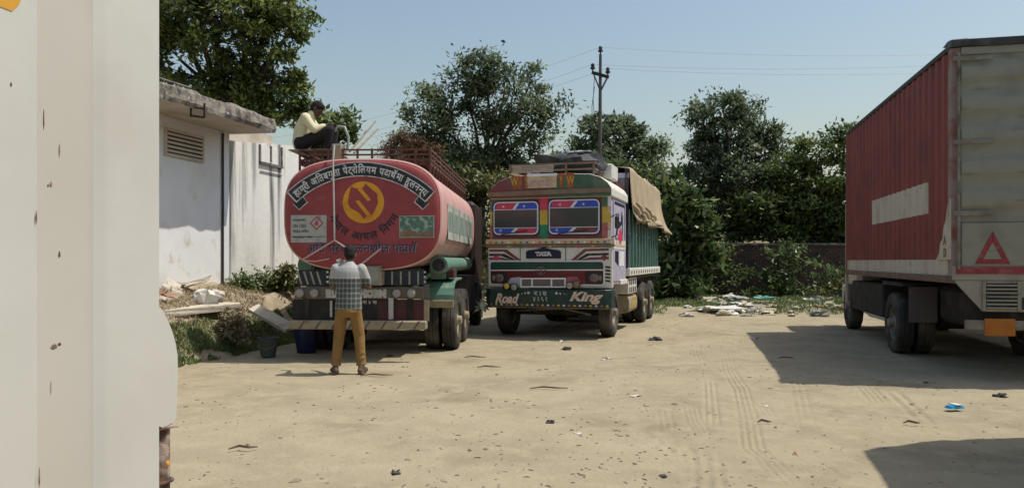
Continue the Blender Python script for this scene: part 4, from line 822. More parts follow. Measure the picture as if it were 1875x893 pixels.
# ------------------------------------------------------------------ red container truck on the right
M_cred = mat('container_red', (.2, .045, .04), .6, .12, 2, c2=(.13, .035, .03), r2=(.5, .75), s2=1.5, c3=(.25, .09, .07), r3=(.62, .8), s3=3, st3=(1, 1, .3))
M_cwh = mat('container_cream', (.5, .46, .38), .7, .12, 3, c2=(.28, .2, .14), r2=(.5, .78), s2=3, stretch=(1, 1, .4), c3=(.2, .12, .08), r3=(.66, .74), s3=14)
M_door = mat('container_grey', (.25, .25, .21), .7, .12, 2, c2=(.16, .155, .125), r2=(.5, .75), s2=2, c3=(.13, .12, .1), r3=(.6, .76), s3=3.5, st3=(.4, 1, 2))
M_tri = mat('reflector_red', (.24, .035, .05), .6, .2, 10, c2=(.3, .14, .13), r2=(.52, .7), s2=9)
M_orp = mat('plate_orange', (.38, .13, .02), .6, .15, 8, c2=(.35, .1, .01), r2=(.5, .7), s2=8)
thc = math.atan(.238); CL = 6.95; HW = 1.2
ct = thing('container_truck', 'red corrugated container truck parked on the right, grey rear doors', 'truck', (5.58 + HW * math.cos(thc), 9.7 - HW * math.sin(thc), 0), -thc)
ZB, ZT = 1.27, 4.26
def corr(b, x, out, l0, l1, per, dp, zs, mi):     # corrugated side: returns via mi(lmid, zmid) the paint
    ls = []; k = l0
    while k < l1 - .001:
        for f, d in ((0, 0), (.18, 1), (.5, 1), (.68, 0)):
            if k + f * per <= l1: ls.append((k + f * per + random.uniform(-.008, .008), d * random.uniform(.8, 1.2)))
        k += per
    ls.append((l1, 0)); n = len(ls)
    vs = [(x - out * dp * d, l, z) for z in zs for l, d in ls]; fs = []; ms = []
    for i in range(len(zs) - 1):
        for j in range(n - 1): fs.append((i * n + j, i * n + j + 1, (i + 1) * n + j + 1, (i + 1) * n + j)); ms.append(mi((ls[j][0] + ls[j + 1][0]) / 2, (zs[i] + zs[i + 1]) / 2))
    o = len(b.v); b.add(vs, fs); b.m[-len(fs):] = ms
for s in (-1, 1):
    b = MB(); paint = lambda l, z: 1 if (z < 1.52 or (.98 < l < 4.6 and 2.17 < z < 2.61)) else 0
    corr(b, s * (HW - .005), s, .14, CL - .1, .29, .032, [ZB + .04, 1.4, 1.52, 1.8, 2.17, 2.4, 2.61, 3.2, 3.8, ZT - .06], paint)
    b.build('side_wall', [M_cred, M_cwh], ct, recalc=False)
    bx(ct, 'bottom_rail', mat('rail_brown', (.16, .1, .08), .8, .25, 5), s * (HW - .06), s * (HW + .012), 0, CL, ZB - .05, ZB + .045, .006)
    bx(ct, 'top_rail', M_black, s * (HW - .06), s * (HW + .012), 0, CL, ZT - .065, ZT, .006)
    bx(ct, 'corner_post', M_cred, s * (HW - .1), s * (HW + .004), CL - .12, CL, ZB + .04, ZT - .06, .006)
    cp = bx(ct, 'corner_post', mat('post_grey', (.27, .22, .19), .7, .2, 4, c2=(.2, .07, .06), r2=(.45, .65), s2=4), s * (HW - .1), s * (HW + .006), .0, .14, ZB + .04, ZT - .06, .006)
    # bare cream patch where red paint ends at the rear corner
    b = MB(); b.xprism([(.005, 1.52), (.62, 1.52), (.5, 1.6), (.44, 1.74), (.34, 1.8), (.3, 1.95), (.22, 2.02), (.16, 2.2), (.08, 2.28), (.005, 2.3)], s * (HW + .0065), s * (HW + .009)); b.build('bare_patch', M_cwh, cp)
bx(ct, 'roof', M_black, -HW + .02, HW - .02, 0.02, CL, ZT - .02, ZT + .015, .005)
tf = MB(); rs = []
for i in range(13): x = -1.22 + 2.44 * i / 12; dz = .05 * math.sin(i * 1.7) * (.3 + random.random() * .5); rs.append([(x, -.05, ZT - .06 + dz * .3), (x, -.055, ZT + .03), (x, .1, ZT + .05 + dz), (x, .3, ZT + .02)])
tf.rings(rs).build('roof_sheet', M_btarp, ct, smooth=50)
bx(ct, 'front_wall', M_cred, -HW + .05, HW - .05, CL - .05, CL, ZB, ZT - .03, .005)
bx(ct, 'floor', M_chassis, -HW + .05, HW - .05, 0.05, CL, ZB - .04, ZB + .03, 0)
# rear doors with horizontal ribs
for (a, c) in ((-HW + .1, -.012), (.012, HW - .1)):
    b = MB(); zz = [2.02]; pr = [(1.99, 0)]
    k = 2.02
    while k < 4.1: pr += [(k, 0), (k + .12, 0), (k + .19, .035), (k + .32, .035), (k + .38, 0)]; k += .4
    pr = [p for p in pr if p[0] < 4.17] + [(4.18, 0)]; pr = sorted(set(pr))
    b.rings([[(a, .0 - d, z), (c, 0 - d, z), (c, .06, z), (a, .06, z)] for z, d in pr]).build('rear_door', M_door, ct)
bx(ct, 'door_header', M_door, -HW + .1, HW - .1, -.02, .06, 4.1, 4.2, .006); bx(ct, 'top_rail_rear', M_black, -HW, HW, -.03, .05, 4.2, 4.262, .006)
for s in (-1, 1):
    for z in (4.05, 3.0, 2.1): bx(ct, 'hinge', M_steel, s * (HW - .45), s * (HW + .0), -.055, -.035, z - .03, z + .03, .005)
    MB().cyl((s * (HW - .07), -.035, 1.4), (s * (HW - .07), -.035, 4.12), .018).build('hinge_rod', M_steel, ct); MB().cyl((s * .2, -.06, 2.0), (s * .2, -.06, 4.15), .016).build('lock_rod', M_steel, ct)
tg = bx(ct, 'tail_gate', M_door, -HW + .1, HW - .1, -.03, .05, 1.44, 1.985, .01)
def lx(px): return -HW + (px - 1742) / 146.
def lz(py): return 1.5 - (py - 478) / 146.
def band3(name, m, P3, w_, y, par):
    for i in range(3):
        a = Vector(P3[i]); c = Vector(P3[(i + 1) % 3]); d = (c - a).normalized(); n_ = Vector((-d.y, d.x)) * w_; a2 = a - d * .0; decal(par, name, m, [tuple(a2), tuple(c), tuple(c + n_ + (-d) * w_ * 1.7), tuple(a2 + n_ + d * w_ * 1.7)], y)
band3('warning_triangle', M_tri, [(lx(1779), lz(483)), (lx(1837), lz(483)), (lx(1808), lz(423))], .058, -.031, tg)
decal(ct, 'red_stripe', M_tri, rect(-HW + .04, HW - .04, 1.34, 1.43), -.028, .006); M_skt = mat('skirt_grey', (.3, .28, .24), .75, .15, 3, c2=(.18, .14, .11), r2=(.5, .75), s2=3)
bx(ct, 'rear_sill', M_skt, -HW, HW, -.025, .06, 1.26, 1.44, .005)
sk = MB(); x0 = -HW + .02; sk.prism([(x0 + .33, .87), (-x0 - .33, .87), (-x0, 1.255), (x0, 1.255)], -.02, .02).build('rear_skirt', M_skt, ct)
for s in (-1, 1):
    vx0, vx1 = lx(1797), lx(1848); vx0, vx1 = (vx0, vx1) if s < 0 else (-vx1, -vx0)
    vt = bx(ct, 'louvre_vent', M_ink, vx0, vx1, -.024, -.018, .9, 1.225, 0)
    for k in range(7): bx(vt, 'louvre', M_door, vx0 + .003, vx1 - .003, -.05, -.022, .905 + k * .047, .927 + k * .047, .003)
    for a in (vx0 - .02, vx1 + .02): bx(vt, 'vent_edge', M_door, a - .018, a + .018, -.045, -.02, .88, 1.245, .003)
decal(ct, 'tow_opening', M_ink, [(lx(1856), .9), (-lx(1856), .9), (-lx(1856), 1.04), (-lx(1868), 1.1), (lx(1868), 1.1), (lx(1856), 1.04)], -.0205, .003)
rb = bx(ct, 'rear_bar', M_steel, -HW + .14, HW - .14, -.06, 0, .64, .76, .01)
for px in (1793,): bx(rb, 'number_plate', M_orp, lx(1793), lx(1843), -.075, -.06, .57, .785, .006); bx(rb, 'number_plate', M_orp, -lx(1843), -lx(1793), -.075, -.06, .57, .785, .006)
for s in (-1, 1): bx(ct, 'bar_bracket', M_chassis, s * .5 - .04, s * .5 + .04, .0, .08, .62, .9, 0)
for k, (t_, zz) in enumerate((('A', 1.72), ('D', 1.56))):
    vs, fs = glyphs(t_, .15, 0, .01); MB().add([(-HW - .0105 - v[2], .3 - v[0], zz + v[1]) for v in vs], fs).build('side_letter', mat('letter_ochre', (.2, .12, .03), .7), ct, recalc=False)
for x in (-.42, .42): bx(ct, 'chassis_rail', M_chassis, x - .05, x + .05, .1, 8.4, .95, 1.22, .0)
for s in (-1, 1):
    wheel(ct, s * 1.08, 3.05, .5, .26, s, M_steel); wheel(ct, s * .78, 3.05, .5, .26, s, M_steel); wheel(ct, s * .9, 7.75, .5, .27, s, M_steel)
    bx(ct, 'mudflap', mat('mudflap_grey', (.12, .1, .1), .8), s * .72, s * 1.12, 2.3, 2.32, .55, 1.1, 0); bx(ct, 'mudguard', M_chassis, s * .6, s * 1.2, 2.4, 3.7, 1.1, 1.16, .01)
    bx(ct, 'side_locker', M_chassis, s * .6, s * 1.12, 4.0, 6.7, .5, 1.1, .03); MB().cyl((s * 1.02, 4.5, .78), (s * 1.02, 7.2, .86), .05).build('air_pipe', M_chassis, ct)
MB().cyl((-1, 3.05, .5), (1, 3.05, .5), .1).build('rear_axle', M_chassis, ct); MB().cyl((-.9, 7.75, .5), (.9, 7.75, .5), .08).build('front_axle', M_chassis, ct)
bx(ct, 'light_blocker', M_chassis, -.75, .75, .5, 2.1, .6, 1.12, .06); bx(ct, 'gear_housing', M_chassis, -.35, .35, 3.8, 7.0, .45, 1.0, .05); bx(ct, 'cab', M_cwh, -.95, .95, 7.05, 8.5, .95, 2.9, .1); bx(ct, 'cab_bumper', M_cwh, -.98, .98, 8.4, 8.65, .55, .95, .03); bx(ct, 'front_flap', M_cwh, -1.2, -1.14, 6.98, 7.04, .6, 1.25, .01)  # first box is added to block light beneath the rear overhang

# ------------------------------------------------------------------ white truck body close on the left
M_nw = mat('near_white_paint', (.55, .545, .51), .55, .06, 1.5, bump=.25, bs=3., c2=(.46, .43, .37), r2=(.5, .8), s2=1.2, c3=(.2, .13, .09), r3=(.735, .76), s3=7, st3=(1, 1, .35))
M_rust = mat('rusty_steel', (.16, .09, .06), .85, .35, 14, c2=(.07, .045, .035), r2=(.45, .6), s2=12, c3=(.36, .28, .24), r3=(.47, .6), s3=10, bump=.4)
M_nyel = mat('yellow_paint', (.6, .3, .03), .6, .1)
nw = thing('white_truck', 'white painted truck body filling the left edge, vertical ribs and rust chips', 'truck', (-1.2, 2.6, 0), -thc)
b = MB(); pr = []
for k in range(13): pr += [(-.51 * k, 0), (-.51 * k - .225, 0), (-.51 * k - .25, -.003), (-.51 * k - .275, -.017), (-.51 * k - .3, -.02), (-.51 * k - .455, -.02), (-.51 * k - .48, -.017), (-.51 * k - .5, -.003)]
pr.append((-.51 * 13, 0)); zs = [.45, 1.6, 2.3, 3.6]; n = len(pr)
b.add([(d, l, z) for z in zs for l, d in pr], [(i * n + j, i * n + j + 1, (i + 1) * n + j + 1, (i + 1) * n + j) for i in range(3) for j in range(n - 1)])
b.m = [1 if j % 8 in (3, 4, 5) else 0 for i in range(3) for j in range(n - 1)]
b.build('ribbed_side', [M_nw, mat('beige_recess', (.51, .485, .435), .65, .05, 1.5, c2=(.45, .42, .365), r2=(.5, .8), s2=1.4)], nw, smooth=50)  # recess faces of the ribs get a slightly darker, beiger tone
lo = pr[-1][0]; bx(nw, 'rear_panel', M_nw, -2.4, -.001, -.02, .0, .45, 3.6, 0); bx(nw, 'roof', M_nw, -2.4, -.0, lo, 0, 3.6, 3.64, 0); bx(nw, 'off_side', M_nw, -2.42, -2.4, lo, 0, .9, 3.6, 0); bx(nw, 'front_panel', M_nw, -2.4, -.02, lo, lo + .02, .9, 3.6, 0); bx(nw, 'floor', M_chassis, -2.4, -.08, lo, -.02, .88, .92, 0)
MB().xprism([(-.9, 2.17), (-.578, 2.165), (-.556, 2.19), (-.53, 2.25), (-.53, 2.5), (-.9, 2.5)], .0006, .0016).build('yellow_mark', M_nyel, nw)
for l, z, a, c in ((-.42, 1.255, .012, .008), (-.4, 1.26, .007, .005), (-.43, 1.72, .005, .009), (-.44, 1.715, .003, .004), (-.4, 1.52, .004, .01), (-.455, 1.9, .0025, .03), (-.4, 1.82, .0025, .02), (-.5, 1.62, .003, .02), (-.58, 1.97, .003, .006), (-.43, 1.14, .0025, .02), (-.47, .98, .004, .012), (-.49, .9, .003, .03)):
    d = -.02 if -.48 < l < -.28 else 0; MB().xprism([(l - a, z - c * .3), (l - a * .2, z - c), (l + a, z - c * .5), (l + a * .7, z + c * .6), (l + a * .1, z + c), (l - a * .6, z + c * .5)], d + .0004, d + .001).build('rust_chip', M_rust, nw)
# bulging corner fender and rusty hinge post behind the panel edge
MB().xprism([(.0, .94), (.02, .93), (.075, .937), (.088, .95), (.094, 1.02), (.098, 1.1), (.096, 1.17), (.085, 1.215), (.066, 1.26), (.04, 1.305), (.016, 1.335), (.0, 1.345)], -.05, -.0002).build('corner_plate', M_nw, nw)
hp = MB().tube([(-.04, .046, .5), (-.04, .046, .93)], .038, 20).build('hinge_post', M_rust, nw, smooth=40)
for z in (.922, .735): MB().tube([(-.038 + .044 * math.cos(t), .046 + .046 * math.sin(t), z + .006 * math.cos(t)) for t in [2 * math.pi * i / 20 for i in range(21)]], .006, 6).build('hinge_band', M_rust, hp, smooth=40)
MB().ball((-.004, .046, .8), (.008, .009, .012), 8, 6).build('hinge_bolt', M_gold, hp)
for x in (-1.6, -.8): bx(nw, 'chassis_rail', M_chassis, x - .05, x + .05, lo, .2, .6, .86, 0)
wheel(nw, -.3, -2.0, .5, .28, 1); wheel(nw, -2.1, -2.0, .5, .28, -1); wheel(nw, -.3, -6.0, .5, .28, 1); wheel(nw, -2.1, -6.0, .5, .28, -1)

# ------------------------------------------------------------------ lorry just outside the frame whose shadow enters at lower right
lo_ = thing('box_lorry', 'lorry outside the right edge whose shadow falls across the near ground', 'truck', (4.85, 6.3, 0), R(-16))
bd_ = MB(); bd_.zprism([(.0, -6), (2.4, -6), (2.4, -.2), (2.1, .55), (1.4, .78), (.7, .55), (.15, .12), (0, -.05)], 1.1, 4.0); bd_.build('cargo_box', M_cwh, lo_, bevel=.03)
for x in (.75, 1.6): bx(lo_, 'chassis_rail', M_chassis, x - .05, x + .05, -6.5, .3, .85, 1.1, 0)
for y in (-1.3, -4.8):
    for s, x in ((1, 2.2), (-1, .2)): wheel(lo_, x, y, .5, .28, s)

nb = thing('shading_lorry', 'dark lorry added beside the container truck to shade the ground under it', 'truck', ct.location, -thc)  # added unseen lorry, lengthened to shade the ground under the container truck
bx(nb, 'shading_body', M_chassis, 2.1, 4.4, .6, 15.0, .95, 3.7, .03)
for x in (2.8, 3.7): bx(nb, 'chassis_rail', M_chassis, x - .05, x + .05, .6, 15.0, .7, .94, 0)
for y in (2.4, 10.5, 13.5):
    for sd_, x in ((1, 4.25), (-1, 2.25)): wheel(nb, x, y, .5, .28, sd_)

# ------------------------------------------------------------------ utility pole and wires
up = thing('utility_pole', 'slim steel utility pole with crossarm rising behind the painted truck', 'pole', (at(1098, HY, 29.5).x, 29.5, 0))
H = at(1100, 100, 29.5).z
M_pole = mat('pole_steel', (.09, .085, .08), .7, .2, 3)
MB().tube([(0, 0, -.2), (0, 0, 4), (.03, 0, H)], [.1, .085, .055], 12).build('mast', M_pole, up, smooth=40)
zc = at(1100, 140, 29.5).z; ca = MB().bar((-.28, .1, zc + .17), (.32, -.2, zc - .08), .09, .12).build('crossarm', M_black, up)
MB().bar((-.24, .08, zc + .14), (0.02, 0, zc - .55), .05, .05).build('brace', M_pole, up); MB().bar((.28, -.18, zc - .08), (0.02, 0, zc - .6), .05, .05).build('brace', M_pole, up)
M_ins = mat('insulator_dark', (.05, .035, .03), .3)
tops = []
for x, y, z in ((-.26, .09, zc + .2), (.29, -.18, zc - .02), (.03, 0, H)):
    b = MB(); b.rings([[(x + rr * math.cos(2 * math.pi * i / 12), y + rr * math.sin(2 * math.pi * i / 12), z + dz) for i in range(12)] for dz, rr in ((0, .03), (.08, .03), (.1, .09), (.16, .1), (.19, .05), (.24, .08), (.3, .06), (.32, .02))]); b.build('insulator', M_ins, up, smooth=40); tops.append(Vector((x, y, z + .28)) + up.location)
b = MB(); b.tube([(-.2, 0, zc - .4), (-.3, .02, zc - 1.2), (-.26, .02, zc - 2.0), (-.4, .03, zc - 2.5)], .012, 4); b.tube([(-.2, 0, zc), (-.25, .02, zc - .9), (-.2, .02, zc - 1.6)], .012, 4); b.build('loose_wire', M_pole, up)
M_wire = mat('wire_grey', (.3, .32, .34), .6)
for k, t_ in enumerate(tops):
    for s, end in ((1, Vector((36, 32 + k, t_.z + 2.6))), (-1, Vector((-14, 38 + k, t_.z - 2.4 + .2 * k)))):
        pts = []
        for i in range(25):
            f = i / 24; p = t_.lerp(end, f); p.z -= 4 * (.9 if s > 0 else .5) * f * (1 - f); pts.append(p - t_)
        wv = MB().tube(pts, .005, 4).build('power_line', M_wire); wv.location = t_
        tag(wv, ('%s power wire running %s from the utility pole' % (('left crossarm', 'right crossarm', 'topmost')[k], 'right' if s > 0 else 'left')), 'wire', 'power wires on the pole')

# ------------------------------------------------------------------ people
def remesh(b, vox, it=6, name='body'):
    me = b.mesh(name, [M_black]); o = bpy.data.objects.new('tmp', me); col.objects.link(o)
    m = o.modifiers.new('r', 'REMESH'); m.mode = 'VOXEL'; m.voxel_size = vox; m.use_smooth_shade = True
    s = o.modifiers.new('s', 'SMOOTH'); s.factor = .5; s.iterations = it
    dg = bpy.context.evaluated_depsgraph_get(); out = bpy.data.meshes.new_from_object(o.evaluated_get(dg)); bpy.data.objects.remove(o); out.name = name; out.materials.clear(); return out
def ell(b, levels):        # torso-like loft: (cx, cy, z, rx, ry)
    b.rings([[(cx + rx * math.cos(2 * math.pi * i / 20), cy + ry * math.sin(2 * math.pi * i / 20), z) for i in range(20)] for cx, cy, z, rx, ry in levels])
def hand(b, wr, d, n_, curl=.5):   # wrist, pointing direction, palm normal
    wr = Vector(wr); d = Vector(d).normalized(); n_ = Vector(n_); n_ = (n_ - d * n_.dot(d)).normalized(); s_ = d.cross(n_)
    for k in (-1, 0, 1): b.caps(wr + s_ * k * .018, .017, wr + d * .075 + s_ * k * .026, .015, 8)
    for k, L in ((-1.5, .062), (-.5, .078), (.5, .074), (1.5, .056)):
        p = wr + d * .085 + s_ * k * .02; q_ = p + (d + n_ * curl * .5).normalized() * L * .5; r_ = q_ + (d * .6 + n_ * curl * 1.4).normalized() * L * .5
        b.caps(p, .0095, q_, .009, 8); b.caps(q_, .009, r_, .0075, 8)
    p = wr + d * .02 - s_ * .03; q_ = p + (d - s_ * .9 + n_ * .3).normalized() * .045; b.caps(p, .012, q_, .0105, 8); b.caps(q_, .0105, q_ + (d + n_ * .5).normalized() * .035, .009, 8)
def head(b, c, fwd, up_):
    c = Vector(c); f = Vector(fwd).normalized(); u = Vector(up_); u = (u - f * u.dot(f)).normalized(); s_ = f.cross(u); Mx = Matrix((s_, f, u)).transposed()
    b.ball(c + u * .02, (.076, .095, .1), 16, 12, Mx); b.ball(c + f * .03 - u * .055, (.056, .062, .065), 14, 10, Mx)
    b.caps(c + f * .085 + u * .015, .012, c + f * .108 - u * .025, .016, 8); b.ball(c + f * .08 - u * .065, (.026, .018, .012), 8, 6, Mx); b.ball(c + f * .072 - u * .1, (.026, .024, .02), 8, 6, Mx)
    for k in (-1, 1): b.ball(c + s_ * k * .079 - u * .005 - f * .01, (.012, .024, .034), 8, 6, Mx); b.ball(c + s_ * k * .03 + f * .082 + u * .015, (.016, .012, .011), 8, 6, Mx)
    return Mx
def hair(c, fwd, up_, parent, m):
    c = Vector(c); f = Vector(fwd).normalized(); u = Vector(up_); u = (u - f * u.dot(f)).normalized(); s_ = f.cross(u); Mx = Matrix((s_, f, u)).transposed(); b = MB()
    b.ball(c + u * .036 - f * .012, (.087, .102, .096), 16, 12, Mx); b.ball(c - f * .04 - u * .0, (.078, .07, .085), 14, 10, Mx); b.ball(c + u * .07 + f * .05, (.06, .05, .045), 12, 8, Mx)
    o = put('hair', remesh(b, .009, 3, 'hair'), parent); o.data.materials.append(m); e = MB()
    for k in (-1, 1): e.ball(c + s_ * k * .03 + f * .091 + u * .015, (.011, .006, .007), 8, 5, Mx)
    e.build('eyes', M_ink, parent); return o
def person(name, label, loc, rz, J, shirt, trousers, shoes, skin, hairm):
    p = thing(name, label, 'person', loc, rz)
    b = MB(); J['body'](b); head(b, J['head'], J['fwd'], J['hup']); o = put('body', remesh(b, .008, 3, 'body'), p); o.data.materials.append(skin)
    b = MB(); J['shirt'](b); o = put('shirt', remesh(b, .011, 4, 'shirt'), p); o.data.materials.append(shirt)
    b = MB(); J['trousers'](b); o = put('trousers', remesh(b, .011, 4, 'trousers'), p); o.data.materials.append(trousers)
    for s in J['shoes']:
        b = MB(); s(b); o = put('shoe', remesh(b, .009, 3, 'shoe'), p); o.data.materials.append(shoes)
    hair(J['head'], J['fwd'], J['hup'], p, hairm); return p
M_skin = mat('brown_skin', (.16, .085, .055), .55, .1, 6); M_hair = mat('black_hair', (.008, .007, .007), .85, .3, 30, bump=.6, bs=60)
def checkmat():
    m = mat('checked_shirt', (.3, .32, .31), .9, .2, 5, bump=.3, bs=25); t = m.node_tree; N = t.nodes; L = t.links; b = N['Principled BSDF']; src = b.inputs['Base Color'].links[0].from_socket
    tc = N.new('ShaderNodeTexCoord'); sep = N.new('ShaderNodeSeparateXYZ'); L.new(tc.outputs['Object'], sep.inputs[0])
    def M(op, a, bv=None):
        n_ = N.new('ShaderNodeMath'); n_.operation = op
        for i, v in enumerate((a, bv)):
            if v is None: continue
            if isinstance(v, (int, float)): n_.inputs[i].default_value = v
            else: L.new(v, n_.inputs[i])
        return n_.outputs[0]
    gx_ = M('LESS_THAN', M('FRACT', M('MULTIPLY', sep.outputs[0], 17.)), .3); gz_ = M('LESS_THAN', M('FRACT', M('MULTIPLY', sep.outputs[2], 15.)), .3)
    gz2 = M('GREATER_THAN', sep.outputs[2], 1.27)         # pale upper cloth, dark checked lower cloth
    mx = N.new('ShaderNodeMix'); mx.data_type = 'RGBA'; L.new(gz2, mx.inputs[0]); mx.inputs[6].default_value = (.06, .07, .065, 1); mx.inputs[7].default_value = (.36, .37, .36, 1)
    m2 = N.new('ShaderNodeMix'); m2.data_type = 'RGBA'; L.new(M('MULTIPLY', M('ADD', gx_, gz_), .24), m2.inputs[0]); L.new(mx.outputs[2], m2.inputs[6]); m2.inputs[7].default_value = (.45, .46, .44, 1)
    L.new(m2.outputs[2], b.inputs['Base Color']); return m
def wrinkle(v): return v
J1 = dict(head=(.005, .075, 1.585), fwd=(-.12, 1, -.35), hup=(0, .35, 1))
def body1(b):
    ell(b, [(0, 0, .9, .13, .09), (0, 0, 1.0, .15, .1), (0, .01, 1.2, .15, .1), (0, .01, 1.36, .17, .1), (0, .02, 1.43, .13, .08)])
    b.caps((0, .03, 1.4), .06, (0, .055, 1.52), .052)
    for s, sh, el_, wr in ((-1, (-.19, .02, 1.4), (-.25, .1, 1.15), (-.17, .27, 1.37)), (1, (.19, .02, 1.4), (.27, .1, 1.15), (.14, .3, 1.2))):
        b.caps(sh, .052, el_, .042); b.caps(el_, .042, wr, .028); hand(b, wr, Vector(wr) - Vector(el_), (.8 * -s, .2, 0), .7)
    for s, hp_, kn, an in ((-1, (-.1, 0, .9), (-.15, .05, .5), (-.185, .0, .1)), (1, (.1, 0, .9), (.15, .06, .5), (.185, .03, .1))):
        b.caps(hp_, .08, kn, .055); b.caps(kn, .055, an, .04)
def shirt1(b):
    ell(b, [(0, .0, .845, .19, .135), (0, .0, .88, .195, .14), (.005, .0, .98, .185, .13), (0, .01, 1.1, .175, .125), (0, .01, 1.25, .19, .125), (0, .015, 1.36, .2, .12), (0, .02, 1.42, .16, .1), (0, .03, 1.465, .085, .075), (0, .04, 1.495, .068, .068)])
    for s, sh, el_ in ((-1, (-.185, .02, 1.395), (-.235, .075, 1.22)), (1, (.185, .02, 1.395), (.25, .075, 1.22))): b.caps(sh, .075, el_, .07, 12)
def tr1(b):
    ell(b, [(0, .0, .98, .16, .115), (0, -.005, .9, .175, .13), (0, -.01, .82, .18, .135), (0, 0, .76, .15, .11)])
    for s, hp_, kn, an in ((-1, (-.088, -.005, .86), (-.145, .045, .5), (-.18, .0, .11)), (1, (.088, -.005, .86), (.145, .055, .5), (.18, .03, .11))):
        b.caps(hp_, .1, kn, .08, 12); b.tube([kn, Vector(kn).lerp(Vector(an), .5) + Vector((0, -.008, 0)), Vector(kn).lerp(Vector(an), .85), an], [.08, .072, .07, .075], 12)
        for k in range(3): z = .2 + .07 * k; pp = Vector(kn).lerp(Vector(an), (.5 - z) / .4); b.tube([pp + Vector((-.06, -.055, .012)), pp + Vector((0, -.073, -.008)), pp + Vector((.06, -.055, .01))], .011, 6)
J1['body'] = body1; J1['shirt'] = shirt1; J1['trousers'] = tr1
def shoe(x, y, yaw):
    def f(b):
        d = Vector((math.sin(yaw), math.cos(yaw), 0)); c = Vector((x, y, 0))
        b.caps(c - d * .07 + Vector((0, 0, .048)), .043, c + d * .14 + Vector((0, 0, .038)), .036, 10); b.caps(c - d * .04 + Vector((0, 0, .09)), .046, c + d * .03 + Vector((0, 0, .065)), .042, 10)
        b.box(x - .04, x + .04, y - .1, y + .12, .0, .02)
    return f
J1['shoes'] = [shoe(-.195, .0, -.5), shoe(.19, .03, .2)]
M_khaki = mat('khaki_trousers', (.25, .145, .05), .9, .14, 7, c2=(.19, .105, .03), r2=(.45, .7), s2=7, bump=.9, bs=9)
fp = gnd(638, 684)
pm = person('person', 'man standing behind the tanker in checked shirt and khaki trousers', (fp.x, fp.y, 0), .0, J1, checkmat(), M_khaki, mat('dusty_shoes', (.1, .07, .05), .8), M_skin, M_hair)
pm.scale = (.93, .97, 1.0)
rg = lump('rag', mat('pale_rag', (.4, .38, .31), .8, .2, 8, bump=.5), (.06, .05, .08), 21, 'pale crumpled rag held up in front of the tanker by the standing man', 'rag', (fp.x - .19, fp.y + .36, 1.4), 0, .5)
# seated man, facing right
J2 = dict(head=(.2, 0, .665), fwd=(.82, 0, -.6), hup=(.6, 0, .8))
def body2(b):
    b.caps((0, 0, .14), .12, (.02, 0, .4), .12); b.caps((.02, 0, .4), .12, (.06, 0, .52), .1); b.caps((.07, 0, .54), .055, (.16, 0, .62), .05)
    for s in (-1, 1):
        hp_ = (.0, .09 * s, .13); kn = (.44, .13 * s, .33); an = (.4, .12 * s, .02); b.caps(hp_, .08, kn, .055); b.caps(kn, .052, an, .04)
        b.caps((.06, .17 * s, .5), .052, (.22, .2 * s, .3), .042); b.caps((.22, .2 * s, .3), .04, (.4, .1 * s, .4), .028); hand(b, (.4, .1 * s, .4), (.8, -.3 * s, .2), (0, 0, -1), .8)
def shirt2(b):
    b.caps((-.03, 0, .13), .155, (-.01, 0, .32), .15, 14); b.caps((-.01, 0, .32), .15, (.05, 0, .49), .125, 14); b.caps((.05, -.12, .5), .085, (.05, .12, .5), .085, 12); b.caps((.07, 0, .53), .075, (.13, 0, .59), .062)
    for s in (-1, 1): b.caps((.06, .17 * s, .5), .075, (.21, .2 * s, .31), .062, 12); b.caps((.21, .2 * s, .31), .06, (.34, .13 * s, .37), .045, 12)
def tr2(b):
    b.caps((-.02, -.06, .12), .13, (-.02, .06, .12), .13, 14)
    for s in (-1, 1): b.caps((.02, .08 * s, .13), .105, (.43, .13 * s, .31), .085, 12); b.caps((.43, .13 * s, .31), .082, (.41, .12 * s, .06), .062, 12)
J2['body'] = body2; J2['shirt'] = shirt2; J2['trousers'] = tr2
def shoe2(s):
    def f(b): b.caps((.36, .12 * s, .04), .04, (.55, .13 * s, .035), .034, 10); b.caps((.38, .12 * s, .08), .045, (.44, .12 * s, .06), .04, 10)
    return f
J2['shoes'] = [shoe2(-1), shoe2(1)]
tk.matrix_basis = Matrix.Translation(tk.location) @ Matrix.Rotation(-math.atan(.045), 4, 'Z')
sp_ = tk.matrix_basis @ Vector((-1.03, .42, 3.215))
bx(tk, 'seat_plank', M_wood, -1.2, -.4, .18, .68, 3.195, 3.215, .004)
person('person', 'man in cream shirt and black trousers sitting on top of the tanker', sp_, 0, J2, mat('cream_shirt', (.62, .57, .38), .9, .08, 5, bump=.3, bs=18), mat('black_trousers', (.015, .014, .016), .9, .2, 6), mat('dark_shoes', (.05, .035, .03), .7), mat('dark_skin', (.07, .035, .025), .55, .1), M_hair)
hs = MB().tube([(.5, -.1, .3), (.56, -.12, .37), (.66, -.12, .36), (.72, -.12, .2), (.7, -.1, .02)], .022, 8).build('hose', mat('clear_hose', (.3, .32, .28), .4), smooth=50); hs.location = sp_; tag(hs, 'curved grey hose held by the seated man over the tanker top', 'hose')

